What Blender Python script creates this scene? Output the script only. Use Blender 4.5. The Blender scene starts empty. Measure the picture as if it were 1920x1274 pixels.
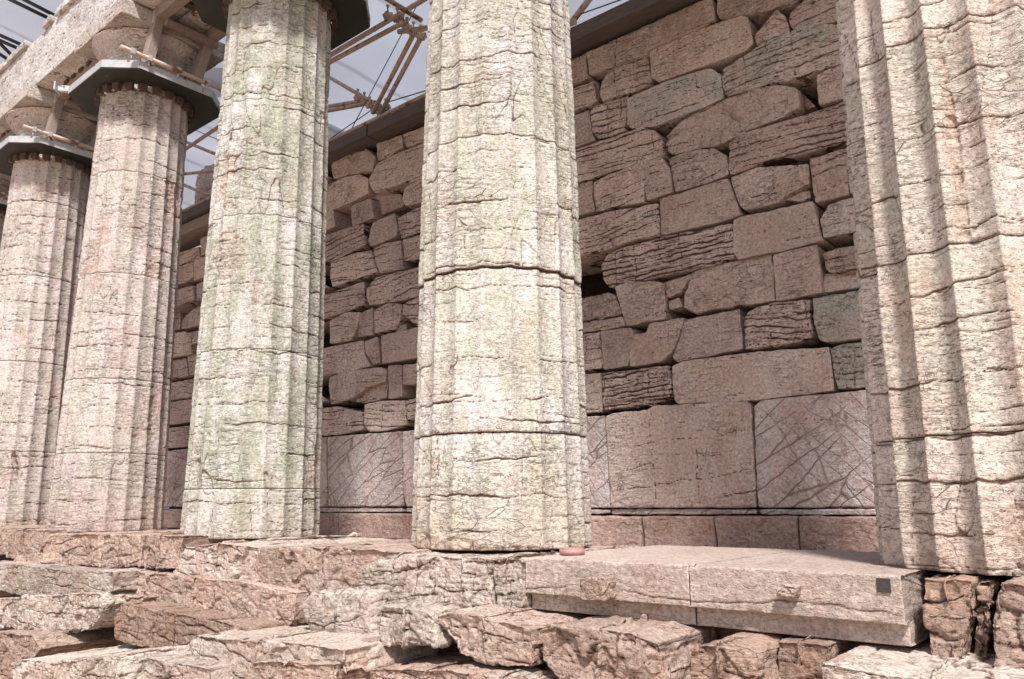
import bpy, math, random
import numpy as np
from mathutils import Matrix, Vector
random.seed(7); RG = np.random.default_rng(11)
SC = bpy.context.scene; COL = SC.collection
# ------------------------------------------------------------------ camera
CP = np.array([3.157218, -3.647969, 0.257308])
YAW, PITCH, ROLL, F = 0.698935, 0.203135, -0.008093, 1476.985
def _basis():
    cy, sy = math.cos(YAW), math.sin(YAW)
    f0 = np.array([-sy, cy, 0]); r = np.array([cy, sy, 0]); u = np.array([0, 0, 1.])
    fw = math.cos(PITCH)*f0+math.sin(PITCH)*u; up = -math.sin(PITCH)*f0+math.cos(PITCH)*u
    return fw, math.cos(ROLL)*r+math.sin(ROLL)*up, -math.sin(ROLL)*r+math.cos(ROLL)*up
FW, RT, UP = _basis()
cam = bpy.data.objects.new('camera', bpy.data.cameras.new('camera')); COL.objects.link(cam)
M = Matrix.Identity(4)
for k in range(3):
    M[k][0], M[k][1], M[k][2], M[k][3] = RT[k], UP[k], -FW[k], CP[k]
cam.matrix_world = M
cam.data.sensor_width = 36; cam.data.lens = F*36/1920; cam.data.clip_start = .05; cam.data.clip_end = 500
SC.camera = cam
# ------------------------------------------------------------------ light
SUN_AZ, SUN_EL = math.radians(-46), math.radians(53)      # azimuth of the sun in the xy plane
w = bpy.data.worlds.new('World'); SC.world = w; w.use_nodes = True
nt = w.node_tree; bg = nt.nodes['Background']
sk = nt.nodes.new('ShaderNodeTexSky'); sk.sky_type = 'NISHITA'; sk.sun_disc = False
sk.sun_elevation = SUN_EL; sk.sun_rotation = math.pi/2-SUN_AZ
tint = nt.nodes.new('ShaderNodeMix'); tint.data_type = 'RGBA'; tint.blend_type = 'MULTIPLY'; tint.inputs[0].default_value = 1
tint.inputs[7].default_value = (1.16, .99, .88, 1)          # daylight filtered by the shelter fabric
nt.links.new(sk.outputs[0], tint.inputs[6]); nt.links.new(tint.outputs[2], bg.inputs[0]); bg.inputs[1].default_value = .125
sl = bpy.data.lights.new('sun', 'SUN'); sl.energy = 4.0; sl.angle = math.radians(7); sl.color = (1, .972, .945)
so = bpy.data.objects.new('sun', sl); COL.objects.link(so)
sd = Vector((math.cos(SUN_EL)*math.cos(SUN_AZ), math.cos(SUN_EL)*math.sin(SUN_AZ), math.sin(SUN_EL)))
so.rotation_euler = sd.to_track_quat('Z', 'Y').to_euler(); so.location = (0, -10, 15)
SC.view_settings.view_transform = 'Standard'; SC.view_settings.look = 'None'
SC.view_settings.gamma = 1; SC.view_settings.exposure = 0.6
SC.cycles.max_bounces = 6; SC.cycles.diffuse_bounces = 4

# surveyed points of the photograph -> world
def ray(u, v):
    d = FW+RT*(u-960)/F-UP*(v-637)/F
    return d
def on_y(u, v, Y):
    d = ray(u, v); return CP+d*(Y-CP[1])/d[1]
def on_z(u, v, Z):
    d = ray(u, v); return CP+d*(Z-CP[2])/d[2]

# ------------------------------------------------------------------ numpy noise
def _hash(ix, iy, iz, s):
    h = (ix*374761393+iy*668265263+iz*2147483647+s*974711) & 0xFFFFFFFF
    h = ((h ^ (h >> 13))*1274126177) & 0xFFFFFFFF
    h = ((h ^ (h >> 16))*2246822519) & 0xFFFFFFFF
    return (h ^ (h >> 15)) & 0xFFFFFFFF
def rnd(ix, iy, iz, s):
    return _hash(ix.astype(np.int64), iy.astype(np.int64), iz.astype(np.int64), s)/4294967296.0
def noise(P, s=0):
    P = np.asarray(P); i = np.floor(P).astype(np.int64); f = P-i
    u = f*f*f*(f*(f*6-15)+10); out = 0
    for dx in (0, 1):
        wx = u[..., 0] if dx else 1-u[..., 0]
        for dy in (0, 1):
            wy = u[..., 1] if dy else 1-u[..., 1]
            for dz in (0, 1):
                wz = u[..., 2] if dz else 1-u[..., 2]
                h = _hash(i[..., 0]+dx, i[..., 1]+dy, i[..., 2]+dz, s)
                gx = ((h & 1023)/511.5-1); gy = (((h >> 10) & 1023)/511.5-1); gz = (((h >> 20) & 1023)/511.5-1)
                out = out+wx*wy*wz*(gx*(f[..., 0]-dx)+gy*(f[..., 1]-dy)+gz*(f[..., 2]-dz))
    return out*1.25
def fbm(P, s=0, o=4, g=.5):
    a, r, k = 1., 0, 1.
    for j in range(o):
        r = r+a*noise(P*k, s+j*17); a *= g; k *= 2.03
    return r
def facets(P, s=0):
    """broken-rock relief: every cell of a scattered pattern is its own tilted plane"""
    P = np.asarray(P); i = np.floor(P).astype(np.int64)
    best = np.full(P.shape[:-1], 1e9); sec = best.copy(); val = np.zeros(P.shape[:-1])
    for dx in (-1, 0, 1):
        for dy in (-1, 0, 1):
            for dz in (-1, 0, 1):
                a, b, c = i[..., 0]+dx, i[..., 1]+dy, i[..., 2]+dz
                h = _hash(a, b, c, s); h2 = _hash(a, b, c, s+5)
                qx = a+(h & 1023)/1023.; qy = b+((h >> 10) & 1023)/1023.; qz = c+((h >> 20) & 1023)/1023.
                ex, ey, ez = P[..., 0]-qx, P[..., 1]-qy, P[..., 2]-qz
                d = ex*ex+ey*ey+ez*ez
                v = ((h2 & 255)/127.5-1)*.5+(((h2 >> 8) & 255)/127.5-1)*ex+(((h2 >> 16) & 255)/127.5-1)*ey+(((h2 >> 24) & 255)/127.5-1)*ez
                m = d < best
                sec = np.where(m, best, np.minimum(sec, d)); val = np.where(m, v, val); best = np.where(m, d, best)
    return val, np.sqrt(sec)-np.sqrt(best)
def ss(a, b, x):
    t = np.clip((x-a)/(b-a), 0, 1); return t*t*(3-2*t)
def strata(P, sp, wmax, s, cover=0., tilt=(0, 0), wv=.03):
    """near-horizontal weathering cracks: returns (crack 0..1, recess under the lip 0..1)"""
    h = P[..., 2]+tilt[0]*P[..., 0]+tilt[1]*P[..., 1]
    h = h+wv*noise(P*2.3, s)+wv*.45*noise(P*9, s+1)+wv*.16*noise(P*31, s+2)
    t = h/sp; k = np.floor(t); c = .25+.5*rnd(k, k*0, k*0, s+3)
    Q = P*np.array([2.6, 2.6, .6]); Q = Q+(k*7.31)[..., None]
    w = wmax*np.clip(noise(Q, s+4)*1.5+.30+cover+.25*noise(Q*4.1, s+5), 0, 1)
    d = (t-k-c)*sp
    cr = np.clip(1-np.abs(d)/(w+1e-6), 0, 1)*(w > wmax*.06)
    lip = np.where(d < 0, np.exp(d/(sp*.3)), 0)*w/wmax
    return cr, lip

# ------------------------------------------------------------------ object helpers
def put(o, parent=None, label=None, cat=None, group=None, kind=None):
    COL.objects.link(o)
    if parent is not None:
        o.parent = parent
    if label: o['label'] = label
    if cat: o['category'] = cat
    if group: o['group'] = group
    if kind: o['kind'] = kind
    return o
def empty(name, loc, label, cat, group=None):
    o = bpy.data.objects.new(name, None); o.location = loc; o.empty_display_size = .2
    return put(o, None, label, cat, group)
def mesh_np(name, V, Fq, mat, parent=None, attrs=None, smooth=True, origin=None, **kw):
    V = np.asarray(V, float).reshape(-1, 3); Fq = np.asarray(Fq).reshape(-1, 4)
    par = np.array(parent.location) if parent is not None else np.zeros(3)
    if origin is None: origin = V.mean(0) if parent is None else par
    origin = np.array(origin, float)
    me = bpy.data.meshes.new(name)
    me.vertices.add(len(V)); me.vertices.foreach_set('co', (V-origin).astype(np.float32).ravel())
    n = len(Fq); me.loops.add(n*4); me.loops.foreach_set('vertex_index', Fq.astype(np.int32).ravel())
    me.polygons.add(n); me.polygons.foreach_set('loop_start', np.arange(n, dtype=np.int32)*4)
    me.polygons.foreach_set('loop_total', np.full(n, 4, np.int32))
    me.polygons.foreach_set('use_smooth', np.full(n, smooth))
    for k, a in (attrs or {}).items():
        at = me.attributes.new(k, 'FLOAT', 'POINT'); at.data.foreach_set('value', np.asarray(a, np.float32).ravel())
    me.update(calc_edges=True); me.materials.append(mat)
    o = bpy.data.objects.new(name, me); o.location = origin-par
    return put(o, parent, **kw)
class MB:
    """plain parts: boxes, bars, tubes collected into one mesh"""
    def __init__(s): s.v = []; s.f = []
    def add(s, v, f):
        b = len(s.v); s.v += [tuple(map(float, q)) for q in v]; s.f += [tuple(b+i for i in q) for q in f]; return s
    def hexa(s, c):          # eight corners, bottom loop then top loop
        return s.add(c, [(3, 2, 1, 0), (4, 5, 6, 7), (0, 1, 5, 4), (1, 2, 6, 5), (2, 3, 7, 6), (3, 0, 4, 7)])
    def box(s, x0, x1, y0, y1, z0, z1):
        return s.hexa([(x0, y0, z0), (x1, y0, z0), (x1, y1, z0), (x0, y1, z0), (x0, y0, z1), (x1, y0, z1), (x1, y1, z1), (x0, y1, z1)])
    def bar(s, a, b, wd, h, up=(0, 0, 1)):
        a, b = Vector(a), Vector(b); d = (b-a).normalized(); r = d.cross(Vector(up)).normalized(); u = r.cross(d)
        c = []
        for p in (a, b):
            for i, j in ((-1, -1), (1, -1), (1, 1), (-1, 1)): c.append(p+r*i*wd/2+u*j*h/2)
        return s.hexa(c)
    def tube(s, a, b, r, n=14, caps=True):
        a, b = Vector(a), Vector(b); d = (b-a).normalized()
        e = d.orthogonal().normalized(); g = d.cross(e); v = []
        for p in (a, b):
            for k in range(n):
                t = 2*math.pi*k/n; v.append(p+e*math.cos(t)*r+g*math.sin(t)*r)
        f = [(k, (k+1) % n, n+(k+1) % n, n+k) for k in range(n)]
        if caps: f += [tuple(range(n-1, -1, -1)), tuple(range(n, 2*n))]
        return s.add(v, f)
    def prism(s, poly, z0, z1):
        n = len(poly)
        return s.add([(x, y, z0) for x, y in poly]+[(x, y, z1) for x, y in poly],
                     [tuple(range(n-1, -1, -1)), tuple(range(n, 2*n))]+[(k, (k+1) % n, n+(k+1) % n, n+k) for k in range(n)])
    def build(s, name, mat, parent=None, smooth=False, bevel=0, **kw):
        par = Vector(parent.location) if parent is not None else None
        if par is None:
            c = Vector((0, 0, 0))
            for q in s.v: c += Vector(q)
            org = c/len(s.v)
        else: org = par
        me = bpy.data.meshes.new(name); me.from_pydata([tuple(Vector(q)-org) for q in s.v], [], s.f); me.update()
        if smooth:
            for p in me.polygons: p.use_smooth = len(p.vertices) == 4
        me.materials.append(mat); o = bpy.data.objects.new(name, me)
        o.location = org if par is None else (0, 0, 0)
        if bevel:
            m = o.modifiers.new('bevel', 'BEVEL'); m.width = bevel; m.segments = 2; m.limit_method = 'ANGLE'
        return put(o, parent, **kw)

# ------------------------------------------------------------------ materials
def ramp(n, els):
    c = n.color_ramp
    while len(c.elements) > 1: c.elements.remove(c.elements[-1])
    c.elements[0].position = els[0][0]; c.elements[0].color = els[0][1]
    for p, q in els[1:]:
        e = c.elements.new(p); e.color = q
def g(v): return (v, v, v, 1)
def stone(name, base, base2, lichen, lich_amt, rust, rust_amt, fine=1., dark=(.13, .075, .052), veins=0., streak=True, rough=.9, low=0.):
    m = bpy.data.materials.new(name); m.use_nodes = True; t = m.node_tree; N = t.nodes.new; L = t.links.new
    b = t.nodes['Principled BSDF']; b.inputs['Roughness'].default_value = rough
    b.inputs['Specular IOR Level'].default_value = .25
    tc = N('ShaderNodeTexCoord'); oi = N('ShaderNodeObjectInfo')
    mul = N('ShaderNodeMath'); mul.operation = 'MULTIPLY'; mul.inputs[1].default_value = 37.; L(oi.outputs['Random'], mul.inputs[0])
    va = N('ShaderNodeVectorMath'); va.operation = 'ADD'; L(tc.outputs['Object'], va.inputs[0]); L(mul.outputs[0], va.inputs[1])
    V = va.outputs[0]
    def mp(scale):
        n = N('ShaderNodeMapping'); n.inputs['Scale'].default_value = scale; L(V, n.inputs[0]); return n.outputs[0]
    def nz(vec, sc, det=4, rg=.6, dist=0.):
        n = N('ShaderNodeTexNoise'); n.inputs['Scale'].default_value = sc; n.inputs['Detail'].default_value = det
        n.inputs['Roughness'].default_value = rg; n.inputs['Distortion'].default_value = dist; L(vec, n.inputs['Vector']); return n.outputs['Fac']
    def rp(x, a, bb, lo=0., hi=1.):
        n = N('ShaderNodeMapRange'); n.inputs[1].default_value = a; n.inputs[2].default_value = bb
        n.inputs[3].default_value = lo; n.inputs[4].default_value = hi; L(x, n.inputs[0]); return n.outputs[0]
    def mt(op, x, y):
        n = N('ShaderNodeMath'); n.operation = op
        for k, q in ((0, x), (1, y)):
            if isinstance(q, (int, float)): n.inputs[k].default_value = q
            else: L(q, n.inputs[k])
        return n.outputs[0]
    def mix(fac, c1, c2, mode='MIX'):
        n = N('ShaderNodeMix'); n.data_type = 'RGBA'; n.blend_type = mode
        if isinstance(fac, (int, float)): n.inputs[0].default_value = fac
        else: L(fac, n.inputs[0])
        for k, q in ((6, c1), (7, c2)):
            if isinstance(q, tuple): n.inputs[k].default_value = q if len(q) == 4 else q+(1,)
            else: L(q, n.inputs[k])
        return n.outputs[2]
    wn = N('ShaderNodeTexNoise'); wn.inputs['Scale'].default_value = 7; wn.inputs['Detail'].default_value = 3; L(V, wn.inputs['Vector'])
    def cracks(scale, wd, warp, mlo, mhi, msc, rot=0.):
        s1 = N('ShaderNodeVectorMath'); s1.operation = 'SCALE'; s1.inputs['Scale'].default_value = warp; L(wn.outputs['Color'], s1.inputs[0])
        a1 = N('ShaderNodeVectorMath'); a1.operation = 'ADD'; L(V, a1.inputs[0]); L(s1.outputs[0], a1.inputs[1])
        mm = N('ShaderNodeMapping'); mm.inputs['Scale'].default_value = scale; mm.vector_type = 'POINT'
        if rot:
            mr_ = N('ShaderNodeVectorRotate'); mr_.rotation_type = 'Y_AXIS'; mr_.inputs['Angle'].default_value = rot; L(a1.outputs[0], mr_.inputs['Vector']); a1 = mr_
        L(a1.outputs[0], mm.inputs[0])
        vo = N('ShaderNodeTexVoronoi'); vo.feature = 'DISTANCE_TO_EDGE'; vo.inputs['Scale'].default_value = 1; L(mm.outputs[0], vo.inputs['Vector'])
        k = rp(vo.outputs['Distance'], 0., wd, 1., 0.)
        return mt('MULTIPLY', k, rp(nz(V, msc, 2), mlo, mhi))
    big = nz(mp((1, 1, .45)) if streak else V, 2.2, 4, .6)
    c = mix(rp(big, .38, .62), base, base2)
    mid = nz(mp((3.2, 3.2, 1.1)) if streak else mp((2, 2, 2)), 1.5, 6, .68)
    c = mix(mt('MULTIPLY', mt('MULTIPLY', rp(mid, .42, .56), rp(nz(V, 19, 5, .75), .36, .56, .35, 1.)), lich_amt), c, lichen)
    r2 = nz(mp((3, 3, 1.3)), 1.3, 5, .7)
    rr = mt('MULTIPLY', rp(r2, .5, .66), rust_amt)
    at2 = N('ShaderNodeAttribute'); at2.attribute_name = 'rough'
    rr = mt('MINIMUM', mt('ADD', rr, mt('MULTIPLY', at2.outputs['Fac'], .5)), 1.)
    c = mix(rr, c, rust)
    if low:
        sp = N('ShaderNodeSeparateXYZ'); L(tc.outputs['Object'], sp.inputs[0])
        z = mt('ADD', sp.outputs['Z'], mt('MULTIPLY', nz(V, 3, 3), .5))
        c = mix(rp(z, .2, .75, low, 0.), c, rust)
    hs = N('ShaderNodeHueSaturation'); L(c, hs.inputs['Color']); L(rp(oi.outputs['Random'], 0, 1, .82, 1.10) if not streak else rp(oi.outputs['Random'], 0, 1, .94, 1.04), hs.inputs['Value']); c = hs.outputs[0]
    grain = nz(V, 46, 5, .75)
    c = mix(1., c, mix(rp(grain, .3, .7), g(.56), g(1.28)), 'MULTIPLY')
    pit = N('ShaderNodeTexNoise'); pit.inputs['Scale'].default_value = 85; pit.inputs['Detail'].default_value = 2; L(mp((1, 1, 1.6)), pit.inputs['Vector'])
    pm = rp(pit.outputs['Fac'], .60, .72)
    c = mix(mt('MULTIPLY', pm, .45*fine), c, dark)
    k1 = cracks((5., 5., 21), .020, .035, .49, .60, 1.1)
    def line(scale, sc, wd, det, mlo, mhi, msc):
        n_ = nz(mp(scale), sc, det, .62)
        a_ = N('ShaderNodeMath'); a_.operation = 'ABSOLUTE'; L(mt('SUBTRACT', n_, .5), a_.inputs[0])
        return mt('MULTIPLY', rp(a_.outputs[0], 0., wd, 1., 0.), rp(nz(V, msc, 2), mlo, mhi))
    k2 = line((1, 1, 5.2), 5.5, .011, 5, .44, .56, 2.3)
    k3 = line((1.6, 1.6, 1.), 3.1, .0055, 5, .48, .60, 1.5)
    fk = mt('MAXIMUM', mt('MULTIPLY', k1, .85), mt('MAXIMUM', mt('MULTIPLY', k2, .75), mt('MULTIPLY', k3, .6)))
    fk = mt('MULTIPLY', fk, mt('MULTIPLY', rp(nz(V, 1.25, 3), .40, .56, .2, 1.), fine))
    if veins:
        kv = cracks((1.1, 1, 6.5), .034, .05, .38, .52, 1.3, .62)
        kw = cracks((1.6, 1, 9.), .034, .05, .40, .54, 1.7, -.85)
        fk = mt('MAXIMUM', fk, mt('MULTIPLY', mt('MAXIMUM', kv, mt('MULTIPLY', kw, .7)), veins))
    c = mix(mt('MULTIPLY', fk, .92), c, dark)
    at = N('ShaderNodeAttribute'); at.attribute_name = 'crack'
    c = mix(rp(at.outputs['Fac'], .08, .6, 0., .97), c, dark)
    L(c, b.inputs['Base Color'])
    h = mt('ADD', mt('MULTIPLY', grain, .5), mt('MULTIPLY', nz(mp((1, 1, 1.8)), 17, 5, .7), 1.3))
    h = mt('SUBTRACT', h, mt('MULTIPLY', fk, 1.0)); h = mt('SUBTRACT', h, mt('MULTIPLY', pm, .35))
    bp = N('ShaderNodeBump'); bp.inputs['Distance'].default_value = .012; bp.inputs['Strength'].default_value = .95
    L(h, bp.inputs['Height']); L(bp.outputs[0], b.inputs['Normal'])
    return m
PALE, PALE2 = (.66, .60, .54), (.56, .50, .44)
LICH, RUST = (.40, .45, .34), (.47, .31, .24)
M_C0 = stone('pale_column_stone', (.68, .59, .565), (.58, .48, .455), (.46, .47, .37), .6, (.52, .38, .32), .5, low=.5)
M_ARCH = stone('white_architrave_stone', (.72, .67, .65), (.62, .57, .55), (.50, .50, .44), .3, (.46, .33, .29), .3, streak=False)
M_C2 = stone('green_column_stone', (.71, .68, .645), (.61, .58, .535), (.39, .415, .31), .95, (.54, .42, .34), .35, low=.5)
M_C3 = stone('cream_column_stone', (.72, .675, .64), (.62, .57, .525), (.46, .465, .345), .75, (.56, .42, .33), .4, low=.6)
M_C4 = stone('warm_column_stone', (.68, .60, .54), (.58, .48, .415), (.50, .53, .42), .5, (.54, .38, .30), .6, low=.6)
M_WALL = stone('brown_wall_stone', (.61, .475, .405), (.70, .56, .495), (.50, .47, .38), .2, (.42, .285, .23), .55, streak=False, dark=(.075, .04, .027))
M_WALLP = stone('pale_wall_stone', (.68, .53, .46), (.60, .45, .385), (.52, .50, .42), .35, (.46, .30, .23), .4, streak=False, dark=(.10, .055, .04))
M_WALLG = stone('greenish_wall_stone', (.66, .56, .50), (.58, .47, .41), (.46, .48, .41), .8, (.44, .29, .22), .35, streak=False, dark=(.10, .06, .045))
M_ORTH = stone('veined_marble', (.72, .59, .54), (.62, .48, .43), (.66, .66, .65), .5, (.47, .32, .26), .5, fine=.7, dark=(.20, .125, .085), veins=.9)
M_ORTHP = stone('pale_orthostat', (.73, .59, .52), (.65, .505, .435), (.64, .59, .51), .3, (.52, .37, .29), .5, fine=.8, dark=(.13, .075, .05))
M_BASE = stone('base_stone', (.54, .385, .33), (.47, .335, .285), (.50, .45, .38), .1, (.44, .24, .165), .6, fine=.55, dark=(.09, .05, .035))
M_STEP = stone('step_stone', (.53, .385, .32), (.45, .31, .245), (.50, .47, .39), .3, (.42, .25, .18), .6, streak=False, dark=(.12, .065, .045), fine=.8)
M_STEPW = stone('white_step_stone', (.64, .535, .475), (.52, .40, .335), (.48, .52, .42), .3, (.42, .27, .20), .6, streak=False, dark=(.13, .075, .05), fine=.8)
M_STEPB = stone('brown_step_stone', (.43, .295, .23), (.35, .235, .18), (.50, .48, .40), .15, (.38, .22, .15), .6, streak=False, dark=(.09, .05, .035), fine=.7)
M_NEW = stone('cut_stone', (.51, .41, .355), (.45, .345, .295), (.55, .50, .43), .25, (.50, .33, .25), .45, fine=.3, dark=(.16, .10, .075))
M_CORE = stone('rubble', (.20, .12, .09), (.15, .09, .065), (.26, .24, .2), .1, (.18, .11, .08), .5, streak=False)
M_GAPSHADE = stone('shade_dark_rubble', (.075, .048, .038), (.05, .032, .026), (.08, .07, .06), .1, (.06, .035, .028), .5, streak=False)  # rubble darkened so the wall gaps read as deep shade
def simple(name, c1, c2, sc=8., met=0., rough=.6, stretch=(1, 1, 1), bump=.003, rust=None, rust_lo=.6):
    m = bpy.data.materials.new(name); m.use_nodes = True; t = m.node_tree; N = t.nodes.new; L = t.links.new
    b = t.nodes['Principled BSDF']; b.inputs['Roughness'].default_value = rough; b.inputs['Metallic'].default_value = met
    tc = N('ShaderNodeTexCoord'); mp = N('ShaderNodeMapping'); mp.inputs['Scale'].default_value = stretch; L(tc.outputs['Object'], mp.inputs[0])
    n = N('ShaderNodeTexNoise'); n.inputs['Scale'].default_value = sc; n.inputs['Detail'].default_value = 6; n.inputs['Roughness'].default_value = .65; L(mp.outputs[0], n.inputs['Vector'])
    r = N('ShaderNodeValToRGB'); ramp(r, [(.3, c1+(1,)), (.7, c2+(1,))]); L(n.outputs['Fac'], r.inputs[0]); out = r.outputs[0]
    if rust:
        n2 = N('ShaderNodeTexNoise'); n2.inputs['Scale'].default_value = 11; n2.inputs['Detail'].default_value = 8; L(tc.outputs['Object'], n2.inputs['Vector'])
        mr = N('ShaderNodeMapRange'); mr.inputs[1].default_value = rust_lo; mr.inputs[2].default_value = rust_lo+.05; L(n2.outputs['Fac'], mr.inputs[0])
        mx = N('ShaderNodeMix'); mx.data_type = 'RGBA'; L(mr.outputs[0], mx.inputs[0]); L(out, mx.inputs[6]); mx.inputs[7].default_value = rust+(1,); out = mx.outputs[2]
    L(out, b.inputs['Base Color'])
    bp = N('ShaderNodeBump'); bp.inputs['Distance'].default_value = bump; L(n.outputs['Fac'], bp.inputs['Height']); L(bp.outputs[0], b.inputs['Normal'])
    return m
M_TIMB = simple('weathered_timber', (.20, .155, .13), (.33, .265, .225), 6, stretch=(1.2, 9, 9), rough=.8, bump=.004)
M_TIMBD = simple('dark_timber', (.07, .055, .05), (.125, .10, .095), 5, stretch=(1, 9, 9), rough=.85, bump=.004)
M_WEDGE = simple('dark_wedge_wood', (.05, .033, .028), (.11, .075, .065), 14, rough=.85)
M_STEEL = simple('dark_green_steel', (.010, .013, .009), (.022, .026, .018), 5, rough=.55, rust=(.10, .06, .035), rust_lo=.66)
M_PAINT = simple('grey_painted_steel', (.34, .345, .35), (.50, .505, .51), 7, rough=.45, rust=(.17, .08, .035), rust_lo=.60)
M_TUBE = simple('rusty_scaffold_tube', (.30, .22, .165), (.50, .40, .33), 9, met=.15, rough=.6, rust=(.15, .08, .05), rust_lo=.60)
M_PLATE = simple('dark_iron', (.035, .028, .03), (.075, .06, .06), 40, rough=.7, met=.3)
M_CABLE = simple('black_cable', (.02, .02, .022), (.035, .035, .04), 5, rough=.6)
M_DISC = simple('pink_marble', (.36, .18, .16), (.46, .25, .23), 20, rough=.5)
M_EARTH = simple('earth', (.42, .29, .20), (.56, .41, .31), 5, rough=.95, bump=.03)
def fabric(name, col, trans, amt):
    m = bpy.data.materials.new(name); m.use_nodes = True; t = m.node_tree; N = t.nodes.new; L = t.links.new
    for n in list(t.nodes):
        if n.type == 'BSDF_PRINCIPLED': t.nodes.remove(n)
    o = t.nodes['Material Output']; d = N('ShaderNodeBsdfDiffuse'); tr = N('ShaderNodeBsdfTranslucent'); mx = N('ShaderNodeMixShader')
    tc = N('ShaderNodeTexCoord'); n = N('ShaderNodeTexNoise'); n.inputs['Scale'].default_value = .35; n.inputs['Detail'].default_value = 5; L(tc.outputs['Object'], n.inputs['Vector'])
    r = N('ShaderNodeValToRGB'); ramp(r, [(.3, tuple(c*.85 for c in col)+(1,)), (.7, col+(1,))]); L(n.outputs['Fac'], r.inputs[0])
    wv = N('ShaderNodeTexWave'); wv.bands_direction = 'X'; wv.inputs['Scale'].default_value = .16; wv.inputs['Distortion'].default_value = .3; L(tc.outputs['Object'], wv.inputs['Vector'])
    sm = N('ShaderNodeMapRange'); sm.inputs[1].default_value = .0; sm.inputs[2].default_value = .012; sm.inputs[3].default_value = .82; L(wv.outputs['Fac'], sm.inputs[0])
    tm = N('ShaderNodeMix'); tm.data_type = 'RGBA'; tm.blend_type = 'MULTIPLY'; tm.inputs[0].default_value = 1; L(sm.outputs[0], tm.inputs[6])
    r2 = N('ShaderNodeMix'); r2.data_type = 'RGBA'; r2.blend_type = 'MULTIPLY'; r2.inputs[0].default_value = 1; L(r.outputs[0], r2.inputs[6]); r2.inputs[7].default_value = tuple(min(1, c*1.25) for c in trans)+(1,); L(r2.outputs[2], tm.inputs[7])
    L(r.outputs[0], d.inputs[0]); L(tm.outputs[2], tr.inputs[0]); mx.inputs[0].default_value = amt
    L(d.outputs[0], mx.inputs[1]); L(tr.outputs[0], mx.inputs[2]); L(mx.outputs[0], o.inputs[0]); return m
M_TENT = fabric('tent_membrane', (.70, .71, .74), (.78, .79, .80), .7)
M_TENTB = fabric('lit_membrane', (.8, .8, .82), (.95, .95, .98), .8)  # paler, more translucent copy of the tent fabric for its lit patches

# ------------------------------------------------------------------ rock builder
def resample(poly, step, s, amp, corner=.25):
    P = np.array(poly, float)
    for it in range(2):                       # knock the corners off
        A = P; B = np.roll(P, -1, 0); ln = np.linalg.norm(B-A, axis=1)[:, None]
        k = np.minimum(corner, .007/np.maximum(ln, 1e-6)) if it == 0 else np.full_like(ln, .25)
        P = np.stack([A+(B-A)*k, B-(B-A)*k], 1).reshape(-1, 2)
    B = np.roll(P, -1, 0); ln = np.linalg.norm(B-P, axis=1); cum = np.concatenate([[0], np.cumsum(ln)])
    n = max(24, int(cum[-1]/step)); t = np.linspace(0, cum[-1], n, endpoint=False)
    Q = np.vstack([P, P[:1]]); X = np.interp(t, cum, Q[:, 0]); Y = np.interp(t, cum, Q[:, 1])
    R = np.stack([X, Y], 1)
    T = np.roll(R, -1, 0)-np.roll(R, 1, 0); T /= np.linalg.norm(T, axis=1)[:, None]+1e-9
    nn = np.stack([T[:, 1], -T[:, 0]], 1)
    k = fbm(np.stack([X*7, Y*7, X*0+s*3.3], 1), s, 4, .6)
    return R+nn*(k*amp)[:, None]
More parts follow.
